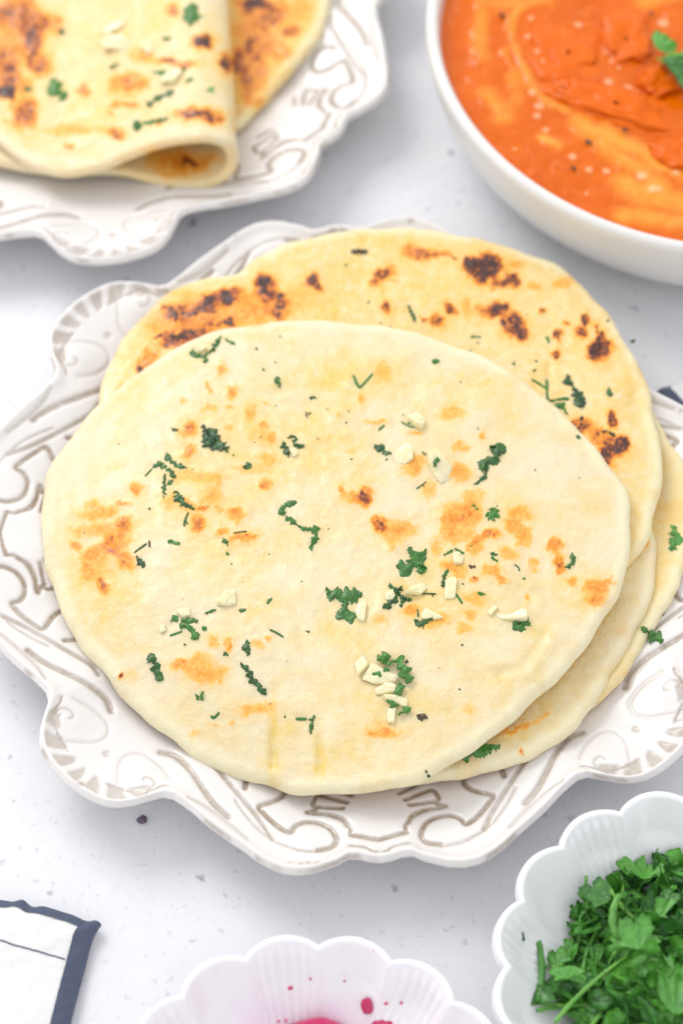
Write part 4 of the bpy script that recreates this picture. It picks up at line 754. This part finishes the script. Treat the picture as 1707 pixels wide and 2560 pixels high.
HG = {1: "coriander on the top naan", 2: "coriander on the charred naan", 3: "coriander on the lower naans", 4: "coriander on the folded naan"}
def herb(zkey, S, grp, lab, *strokes, mat='herb', name="coriander_piece"):
    herb.k += 1; V, F = ribbon(strokes, zkey, S, 700+herb.k*13); solo(name, V, F, M[mat], lab, "herb", HG[grp])
herb.k = 0
h = herb
h('A', S1, 1, "hooked dark coriander sprig near the far edge of the top naan, cupping garlic", ([(410, 160), (420, 190), (468, 203), (500, 185), (530, 150), (566, 92)], 28), ([(468, 200), (490, 226), (463, 236)], 22))
h('A', S1, 1, "short straight green strip just right of the hooked sprig at the far edge", ([(590, 105), (645, 142)], 18))
h('A', S1, 1, "square-cut leaf scrap alone near the far edge, left of centre", ([(876, 322), (886, 352), (890, 382)], 52))
h('A', S1, 1, "thin V-shaped pair of green stalks near the far edge", ([(1305, 308), (1322, 350), (1340, 382)], 15), ([(1340, 384), (1375, 345), (1416, 300)], 15))
h('A', S1, 1, "small dark leaf dash in the upper middle, above the pale green curl", ([(1060, 438), (1100, 438)], 20))
h('A', S1, 1, "tiny pale green curl in the upper middle of the top naan", ([(1044, 513), (1042, 535), (1052, 548)], 7), ([(1050, 532), (1070, 518)], 6))
h('A', S1, 1, "tiny green leaf beside the round orange spot on the left", ([(290, 610), (328, 622)], 24))
h('A', S1, 1, "largest crumpled dark leaf, upper left, right of the round orange spot", ([(470, 588), (482, 640), (495, 690), (520, 735)], 50), ([(495, 610), (540, 660), (575, 705), (604, 745)], 55), ([(490, 660), (540, 705), (580, 725)], 70))
h('A', S1, 1, "open ring-shaped sprig around a bit of garlic, upper middle", ([(912, 680), (928, 725), (945, 770)], 28), ([(935, 662), (982, 655), (972, 695)], 22), ([(968, 700), (1032, 710)], 26))
h('A', S1, 1, "round olive-green leaf scrap below the largest crumpled leaf", ([(688, 830), (710, 822), (740, 815)], 42))
h('A', S1, 1, "branching sprig with an upright stalk on the left, upper one of the pair", ([(255, 748), (300, 800), (378, 832)], 24), ([(182, 828), (240, 815), (290, 850), (312, 888)], 34), ([(180, 835), (140, 877)], 10), ([(250, 860), (246, 1003)], 22), ([(265, 922), (302, 900)], 22))
h('A', S1, 1, "dark drooping sprig directly below the branching one on the left", ([(305, 960), (340, 1012), (418, 1068)], 38), ([(385, 1078), (366, 1120), (360, 1158)], 13), ([(366, 1115), (382, 1150)], 8))
h('A', S1, 1, "long curled S-shaped strand in the centre of the top naan", ([(992, 1022), (935, 1036), (906, 1068), (918, 1096)], 28), ([(930, 1100), (980, 1142), (1030, 1168), (1078, 1182)], 26), ([(1085, 1155), (1100, 1200), (1076, 1250), (1070, 1292)], 32))
h('A', S1, 1, "flat rectangular leaf scrap lower left, right of the big toasted patch", ([(268, 1242), (338, 1256)], 30))
h('A', S1, 1, "short diagonal leaf strip under the thin stalk, left of centre", ([(575, 1220), (608, 1268)], 22))
h('A', S1, 1, "thin horizontal stalk on an orange spot, left of centre", ([(635, 1196), (712, 1186)], 12))
h('C', S1, 1, "small sprig with a thin stalk at the right side of the big toasted patch", ([(658, 555), (720, 508)], 13), ([(668, 568), (685, 600), (706, 626)], 44))
h('A', S1, 1, "brown needle of stalk at the right side of the big toasted patch", ([(165, 1235), (168, 1276)], 12), mat='bherb')
h('A', S1, 1, "pointed leaf scrap left of the garlic, right of centre", ([(1422, 708), (1470, 728), (1522, 752)], 40))
h('B', S1, 1, "dark crescent-shaped sprig with a pointed tail, right half of the top naan", ([(722, 380), (772, 382), (760, 430), (705, 470), (682, 520)], 48), ([(710, 470), (705, 530), (670, 570), (632, 586)], 22))
h('B', S1, 1, "tiny branching leaf left of the fan-shaped leaf", ([(635, 678), (645, 705), (660, 732)], 28), ([(618, 706), (645, 708)], 14))
h('B', S1, 1, "fan-shaped lobed leaf on the toasted patch, right half", ([(742, 735), (715, 750), (696, 775)], 22), ([(742, 735), (724, 765), (716, 790)], 22), ([(742, 735), (744, 765), (746, 792)], 22), ([(742, 735), (764, 758), (780, 778)], 22), ([(715, 726), (745, 722), (780, 738)], 20))
h('B', S1, 1, "large blackish crumpled leaf below centre right with a brown stalk end", ([(275, 935), (290, 975), (275, 1040), (225, 1100)], 62), ([(200, 1045), (260, 1040), (330, 1040), (372, 1060)], 60), ([(372, 950), (345, 985), (340, 1090)], 36))
h('B', S1, 1, "dark branching sprig just below the blackish crumpled leaf", ([(165, 1138), (200, 1180), (236, 1155)], 22), ([(200, 1178), (190, 1230), (125, 1280)], 32), ([(215, 1190), (240, 1240), (222, 1272)], 24), ([(240, 1222), (292, 1232)], 28), ([(290, 1205), (360, 1198), (425, 1200)], 9), ([(400, 1200), (408, 1216)], 7))
h('B', S1, 1, "left one of two green dashes above the small garlic cube", ([(466, 985), (520, 953)], 20))
h('B', S1, 1, "right one of two green dashes above the small garlic cube", ([(525, 943), (584, 975)], 15))
h('B', S1, 1, "thin ragged leaf strip standing above the garlic stick", ([(490, 1060), (470, 1100), (464, 1162)], 20))
h('B', S1, 1, "straight dark needle right of the garlic stick", ([(538, 1200), (572, 1256)], 15))
h('B', S1, 1, "upper of two short green dashes on the right toasted patch", ([(725, 968), (770, 980)], 18))
h('B', S1, 1, "lower of two short green dashes on the right toasted patch", ([(732, 988), (770, 1020)], 18))
h('B', S1, 1, "J-shaped green stalk near the right edge of the top naan", ([(1182, 968), (1190, 1010), (1170, 1045), (1140, 1052)], 20))
h('B', S1, 1, "thin curved thread right of the two green dashes", ([(862, 1035), (884, 1050), (891, 1074)], 8))
h('B', S1, 1, "small dark leaf with a tail below the right toasted patch", ([(655, 1196), (675, 1196), (704, 1204)], 24))
h('B', S1, 1, "dark leaf with an upright stalk, beside a garlic flake at lower right", ([(320, 1283), (325, 1330)], 13), ([(303, 1340), (355, 1362), (410, 1335)], 36), ([(350, 1360), (354, 1400)], 20))
h('B', S1, 1, "dark leaf under the end of the rightmost garlic flake", ([(858, 1350), (895, 1385), (938, 1332)], 38), ([(850, 1392), (880, 1402)], 14))
h('B', S1, 1, "thin looped stalk beside the uppermost garlic cube", ([(230, 235), (268, 258), (300, 266), (300, 250), (262, 243)], 8))
h('B', S1, 1, "short green needle left of the uppermost garlic cube", ([(102, 282), (136, 253)], 11))
h('B', S1, 1, "tiny forked stalk below the large garlic slice", ([(313, 612), (345, 590), (370, 572)], 9), ([(345, 590), (362, 600)], 7))
h('B', lambda x, y: n1.on(x, y)+np.array([0, 0, .30]), 1, "green dash lying on the large garlic slice", ([(410, 512), (434, 463)], 20))
h('B', S1, 1, "tiny green leaf at the far right edge of the top naan", ([(1215, 308), (1223, 332)], 18))
h('B', S1, 1, "tiny green dash between the two large garlic pieces", ([(345, 405), (370, 420)], 20))
h('D', S1, 1, "big dark sprig left of an upright garlic sliver, lower middle", ([(25, 470), (60, 495), (110, 500), (182, 492)], 46), ([(105, 505), (110, 550), (75, 605)], 56), ([(100, 590), (150, 585), (165, 560)], 46))
h('D', lambda x, y: n1.on(x, y)+np.array([0, 0, .15]), 1, "coriander sprig draped over the garlic heap near the front", ([(245, 790), (285, 775), (270, 800)], 34), ([(275, 800), (335, 795), (372, 832), (372, 890)], 36), ([(225, 850), (300, 832)], 28), ([(340, 880), (346, 942)], 26), ([(285, 965), (340, 985)], 22), ([(335, 1025), (392, 992)], 22))
h('D', S1, 1, "olive leaf scrap right of the garlic heap near the front", ([(416, 1018), (440, 1022), (464, 1030)], 22), mat='bherb')
h('D', S1, 1, "dark olive speck of leaf on the toasted patch, right", ([(640, 372), (672, 376)], 20), mat='bherb')
h('C', S1, 1, "dark spidery sprig at lower left of the top naan", ([(845, 862), (872, 890)], 32), ([(885, 885), (972, 887)], 22), ([(880, 905), (930, 930), (974, 978)], 28), ([(832, 960), (895, 938)], 11))
h('C', S1, 1, "dark dash above and right of the spidery sprig", ([(1003, 852), (1060, 832)], 14))
h('C', S1, 1, "small leaf scrap right of the dark dash, lower left", ([(1170, 836), (1206, 834)], 18))
h('C', S1, 1, "light green zigzag scrap below centre", ([(1306, 802), (1334, 774)], 14))
h('C', S1, 1, "bright green twisted leaf strip near the lower left edge", ([(732, 1048), (768, 1100), (785, 1150), (800, 1178)], 38))
h('C', S1, 1, "straight vertical green stalk piece, lower left", ([(1210, 978), (1211, 1060)], 26))
h('C', S1, 1, "long dark feathery strip slanting down, lower left", ([(1178, 1095), (1222, 1138), (1245, 1185), (1308, 1248)], 28))
h('C', S1, 1, "pair of tiny leaves near the front left edge", ([(958, 1245), (976, 1276)], 14), ([(990, 1233), (996, 1278)], 22))
h('C', S1, 1, "dark curl of leaf near the front left edge", ([(1033, 1352), (1050, 1360), (1076, 1334)], 13))
h('C', S1, 1, "short horizontal dash between the two front creases", ([(1448, 1366), (1504, 1367)], 13))
h('C', S1, 1, "dark vertical stalk by the right front crease", ([(1537, 1348), (1520, 1442)], 20))
h('C', S1, 1, "round green dot below the spidery sprig", ([(900, 1006), (912, 1006)], 26))
h('C', S1, 1, "small leaf right of the spidery sprig", ([(990, 918), (1012, 934)], 22))
h('C', S1, 1, "thin pale thread right of the vertical stalk piece", ([(1320, 930), (1355, 945), (1390, 967)], 8))
h('C', S1, 1, "small dark leaf left of the vertical stalk piece", ([(1098, 1042), (1118, 1062)], 22))
h('E', S1, 1, "small green leaf at the far right shoulder of the top naan", ([(482, 628), (515, 630)], 24))
h('E', S2, 2, "blackish dried leaf at the back edge of the charred naan", ([(135, 148), (165, 158), (205, 156)], 30), mat='bherb')
h('E', S2, 2, "straight green stalk in the middle of the charred naan", ([(378, 388), (398, 425), (412, 462)], 14))
h('E', S2, 2, "pale green hair-thin thread on the charred naan", ([(650, 530), (660, 515)], 6), ([(655, 522), (696, 524)], 7))
h('E', S2, 2, "small dark leaf beside the narrow char marks on the right", ([(980, 522), (990, 550)], 22))
h('E', S2, 2, "thin wispy stalks hanging at the edge of the top naan", ([(912, 706), (945, 725), (978, 748)], 11), ([(978, 706), (980, 780), (990, 795)], 11), ([(985, 805), (1040, 790), (1075, 792)], 13), ([(1010, 820), (1045, 828), (1070, 862)], 34))
h('E', S2, 2, "long dark leaf right of the wispy stalks on the charred naan", ([(1062, 688), (1088, 735)], 36), ([(1088, 735), (1112, 775), (1128, 830)], 36))
h('E', S2, 2, "short upright green stick near the right side of the charred naan", ([(1248, 743), (1250, 782)], 18))
h('E', S2, 2, "olive leaf at the top of the lower right char patch", ([(1128, 868), (1142, 922)], 32), mat='bherb')
h('E', S2, 2, "brown leaf curl on the lower right char patch", ([(1212, 935), (1245, 940), (1275, 955)], 20), mat='bherb')
h('D', S4, 3, "bright green leaf on the lowest naan at the right edge", ([(1512, 198), (1542, 250), (1512, 308)], 38), mat='leaf')
h('D', S3, 3, "dark flat leaf tucked under the front edge of the top naan", ([(592, 1202), (680, 1172), (745, 1150)], 34), ([(735, 1160), (778, 1148)], 30))
h('D', lambda x, y: n4.on(x, y)+np.array([0, 0, .05]), 3, "dark drooping leaf overhanging the lowest naan above the plate rim", ([(1384, 640), (1415, 660)], 16), ([(1412, 658), (1445, 685), (1482, 700)], 42))
h('R', SF, 4, "dark leaf at the top centre of the folded naan", ([(742, -5), (748, 45), (735, 85)], 46))
h('R', SF, 4, "olive-green leaf on the left of the folded naan", ([(208, 285), (222, 335), (242, 375)], 52))
h('R', SF, 4, "dark leaf scrap at the edge of the big brown patch, folded naan", ([(238, 88), (240, 118)], 24))
h('R', SF, 4, "long thin sprig right of centre on the folded naan", ([(578, 405), (600, 372), (672, 342)], 30))
h('R', SF, 4, "lowest dark sprig on the folded naan, above the roll opening", ([(512, 458), (545, 470), (525, 500)], 34), ([(545, 468), (600, 460), (645, 448)], 22))
h('R', SF, 4, "arched thin stalk above a garlic flake on the folded naan", ([(585, 270), (660, 266), (730, 250)], 18))
h('R', SF, 4, "short green dash right of the garlic on the folded naan", ([(720, 305), (745, 290)], 18))
h('R', SF, 4, "small green scrap beside the top garlic on the folded naan", ([(625, 136), (665, 132)], 20))
h('R', SF, 4, "green dash left of centre on the folded naan", ([(415, 252), (455, 238)], 20))
h('R', SF, 4, "small green dot on the left brown patch of the folded naan", ([(95, 330), (125, 328)], 24))
h('R', SF, 4, "pale green scrap near the fold of the naan", ([(820, 335), (850, 325)], 26), mat='stem')
TINY = [('A', 765, 162, 14), ('A', 805, 278, 16), ('A', 870, 238, 8), ('A', 898, 93, 9), ('A', 1160, 498, 7), ('A', 1265, 575, 11), ('A', 1280, 512, 8), ('A', 1462, 603, 13), ('A', 755, 687, 9), ('A', 635, 757, 11), ('A', 1295, 780, 11), ('A', 1492, 782, 12), ('A', 408, 838, 11), ('A', 550, 878, 8), ('A', 165, 1055, 9), ('A', 490, 1046, 8), ('A', 602, 1308, 14), ('A', 872, 480, 7), ('B', 660, 272, 9), ('B', 515, 797, 12), ('B', 622, 932, 14), ('B', 765, 708, 8), ('B', 918, 1112, 11), ('B', 540, 1022, 8), ('C', 1115, 557, 14), ('C', 1135, 608, 7), ('C', 1508, 938, 15), ('C', 1018, 328, 10), ('C', 1395, 1358, 7), ('C', 735, 340, 9), ('D', 613, 713, 9), ('D', 375, 785, 14), ('D', 880, 427, 10), ('D', 602, 905, 8), ('Q', 1050, 286, 20), ('Q', 490, 66, 8), ('D', 617, 450, 8), ('C', 1320, 560, 6)]
for i, (z, x, y, r) in enumerate(TINY):
    a = RNG.uniform(0, 6.28); V, F = ribbon([([(x-r*.7*math.cos(a), y-r*.7*math.sin(a)), (x+r*.7*math.cos(a), y+r*.7*math.sin(a))], r)], z, S1, 2000+i, 0.03)
    solo("coriander_fleck", V, F, M['herb'], "tiny fleck of green coriander on the pale top naan", "herb", "tiny coriander flecks")
for i, (z, x, y, r) in enumerate([('E', 112, 212, 11), ('E', 210, 374, 10), ('E', 262, 462, 9), ('E', 302, 482, 10), ('E', 680, 548, 7), ('E', 650, 586, 13), ('E', 835, 640, 13), ('E', 932, 628, 11), ('E', 925, 668, 12), ('E', 1242, 452, 11), ('E', 1350, 540, 16), ('E', 1228, 972, 12)]):
    a = RNG.uniform(0, 6.28); V, F = ribbon([([(x-r*.7*math.cos(a), y-r*.7*math.sin(a)), (x+r*.7*math.cos(a), y+r*.7*math.sin(a))], r)], z, S2, 2100+i, 0.03)
    solo("coriander_fleck", V, F, M['herb'], "tiny fleck of green coriander on the charred naan behind", "herb", "tiny coriander flecks")
SZ = lambda x, y: at(x, y, ZS+.14)
for i, (x, y, r) in enumerate([(690, 75, 18), (985, 425, 15), (1285, 630, 16), (1110, 690, 22), (1035, 815, 17), (1410, 65, 13)]):
    V, F = ribbon([([(x-r*.8, y-r*.3), (x+r*.8, y+r*.3)], r*1.2)], 'K', SZ, 2200+i, 0.05); solo("herb_fleck", V, F, M['bherb'], "small dark dried-herb fleck floating on the orange curry", "herb", "herb flecks on the curry")
WZ = lambda zz: (lambda x, y: at(x, y, zz))
for lab, zz, st in [("dark leaf scrap stuck on the back wall of the coriander bowl", 2.3, [([(960, 425), (965, 455), (955, 500)], 62), ([(930, 520), (945, 520)], 18)]), ("ragged green scrap stuck on the left wall of the coriander bowl", 2.1, [([(465, 1095), (445, 1120), (440, 1150), (425, 1190), (415, 1245)], 36), ([(430, 1200), (448, 1275)], 16)])]:
    V, F = ribbon(st, 'P', WZ(zz), 2300+len(lab), 0.06); solo("coriander_piece", V, F, M['herb'], lab, "herb", "scraps on the coriander bowl")
for i, (x, y, r, zz) in enumerate([(870, 577, 12, 2.0), (470, 945, 16, 2.6), (985, 680, 8, 1.6), (1015, 714, 8, 1.5)]):
    V, F = ribbon([([(x-r*.4, y-r*.8), (x+r*.4, y+r*.8)], r*.7)], 'P', WZ(zz), 2350+i, 0.04); solo("coriander_fleck", V, F, M['herb'], "tiny dark crumb of herb on the wall of the coriander bowl", "herb", "tiny coriander flecks")
for lab, z, x, y, r in [("dark crumb on the table in front of the plate, lower left", 'N', 975, 952, 26)]:
    q = at(*zp(z, [(x, y)])[0], 0.1); V, F = lump(q, .16, .14, .12, .4, 91, 20, 12, .5); solo("crumb", V, F, M['crumb'], lab, "crumb")

def garlic(zkey, S, lab, poly, ht=0.30, lift=0.0):
    garlic.k += 1; ht = ht*0.75; p0 = zp(zkey, poly); p = []
    for u, v in zip(p0, np.roll(p0, -1, 0)): p += [u*.88+v*.12, u*.12+v*.88]
    p = np.array(p)+RNG.normal(0, 0.9, (len(p), 2)); c = p.mean(0); C3 = S(*c)+np.array([0, 0, lift]); q = at(p[:, 0], p[:, 1], C3[2]+ht*0.4); c0 = q.mean(0)
    n = len(q); V = []; prof = [(0.96, -0.12), (1.0, 0.12), (0.98, 0.62), (0.88, 0.92), (0.5, 1.0)]
    tx, ty = RNG.uniform(-.9, .9, 2)*ht; jit = RNG.normal(0, .10, n)
    for s_, zz in prof:
        for i in range(n):
            d = q[i]-c0; x, y = c0[:2]+d[:2]*s_*(1+(0.03*RNG.normal() if s_ < 1 else 0))
            V.append((x, y, C3[2]+ht*zz*(1+jit[i])+zz*(d[0]*tx+d[1]*ty)*2*s_))
    V.append((c0[0], c0[1], C3[2]+ht*1.03))
    F = [tuple(f) for f in grid_faces(len(prof), n)]+[((len(prof)-1)*n+i, (len(prof)-1)*n+(i+1) % n, len(V)-1) for i in range(n)]
    o = solo("garlic_piece", V, [f[::-1] for f in F], M['garlic'], lab, "garlic", "bits of cooked garlic", None, False)
    bm_fix(o)
def bm_fix(o):
    import bmesh
    bm = bmesh.new(); bm.from_mesh(o.data); bmesh.ops.recalc_face_normals(bm, faces=bm.faces); bm.to_mesh(o.data); bm.free()
garlic.k = 0
garlic('B', S1, "uppermost garlic cube on the top naan", [(265, 192), (310, 180), (350, 200), (366, 240), (345, 270), (300, 256), (268, 225)], .34)
garlic('B', S1, "rounded garlic flake left of the large slice", [(180, 452), (208, 388), (258, 364), (300, 398), (298, 450), (242, 470)], .26)
garlic('B', S1, "largest garlic slice, with a green dash lying on it", [(368, 412), (415, 406), (470, 440), (518, 490), (512, 552), (452, 576), (415, 532), (378, 462)], .30)
garlic('B', S1, "small garlic cube between the two green dashes", [(515, 972), (560, 968), (580, 1000), (570, 1028), (522, 1030)], .22)
garlic('B', S1, "pale garlic stick standing out below the small cube", [(476, 1120), (540, 1105), (532, 1222), (470, 1228)], .22)
garlic('B', S1, "oval garlic flake right of the dark branching sprig", [(243, 1202), (300, 1150), (354, 1130), (376, 1165), (340, 1202)], .28)
garlic('B', S1, "small garlic chip hidden among the dark branching sprig", [(135, 1195), (180, 1178), (200, 1205), (175, 1232), (140, 1228)], .2)
garlic('B', S1, "narrow garlic splinter left of the rightmost flake", [(710, 1300), (748, 1254), (772, 1274), (730, 1322)], .2)
garlic('B', S1, "rightmost garlic flake, long and flat with a leaf at its end", [(750, 1303), (830, 1318), (898, 1290), (937, 1310), (930, 1350), (850, 1342), (780, 1332)], .28)
garlic('B', S1, "triangular garlic flake above a dark leaf at lower right", [(338, 1312), (364, 1280), (430, 1308), (466, 1330), (400, 1342), (345, 1342)], .22)
garlic('D', S1, "leftmost chip of the garlic heap near the front", [(148, 790), (185, 750), (212, 800), (165, 852)], .26)
garlic('D', S1, "widest garlic flake at the top of the heap near the front", [(178, 856), (230, 792), (282, 830), (340, 852), (320, 878), (238, 878)], .25)
garlic('D', S1, "middle garlic flake of the heap near the front", [(232, 902), (280, 880), (330, 892), (330, 920), (246, 926)], .25)
garlic('D', S1, "fourth garlic flake down in the heap near the front", [(265, 932), (330, 930), (380, 950), (376, 985), (300, 958)], .24)
garlic('D', S1, "lowest garlic splinter of the heap near the front", [(290, 985), (326, 985), (320, 1046), (292, 1046)], .2)
garlic('D', S1, "upright garlic sliver right of the big dark sprig", [(148, 560), (185, 520), (202, 532), (192, 612), (160, 602)], .26)
garlic('C', S1, "lone triangular garlic chip on the lower left of the top naan", [(1058, 800), (1095, 752), (1152, 735), (1160, 800), (1110, 812)], .26)
garlic('C', S1, "square garlic chip above the spidery sprig", [(862, 830), (930, 822), (938, 862), (890, 870)], .2)
garlic('C', S1, "tiny white garlic crumb left of the spidery sprig", [(778, 915), (808, 908), (816, 935), (788, 945)], .15)
garlic('A', S1, "white garlic bit cupped by the hooked sprig at the far edge", [(430, 150), (470, 138), (490, 160), (460, 182), (435, 175)], .24)
garlic('A', S1, "small white garlic bit inside the ring-shaped sprig", [(945, 728), (985, 722), (1000, 748), (965, 765)], .2)
garlic('R', SF, "upper white garlic flake on the folded naan", [(395, 120), (430, 92), (495, 82), (490, 105), (430, 128)], .25)
garlic('R', SF, "large white garlic flake on the folded naan", [(392, 160), (420, 140), (490, 148), (522, 182), (480, 198), (410, 186)], .3)
garlic('R', SF, "pale yellow garlic chip right of the large white flake, folded naan", [(548, 180), (590, 162), (612, 190), (580, 212)], .22)
garlic('R', SF, "garlic flake under the arched stalk on the folded naan", [(622, 320), (650, 280), (700, 262), (718, 290), (680, 325)], .26)
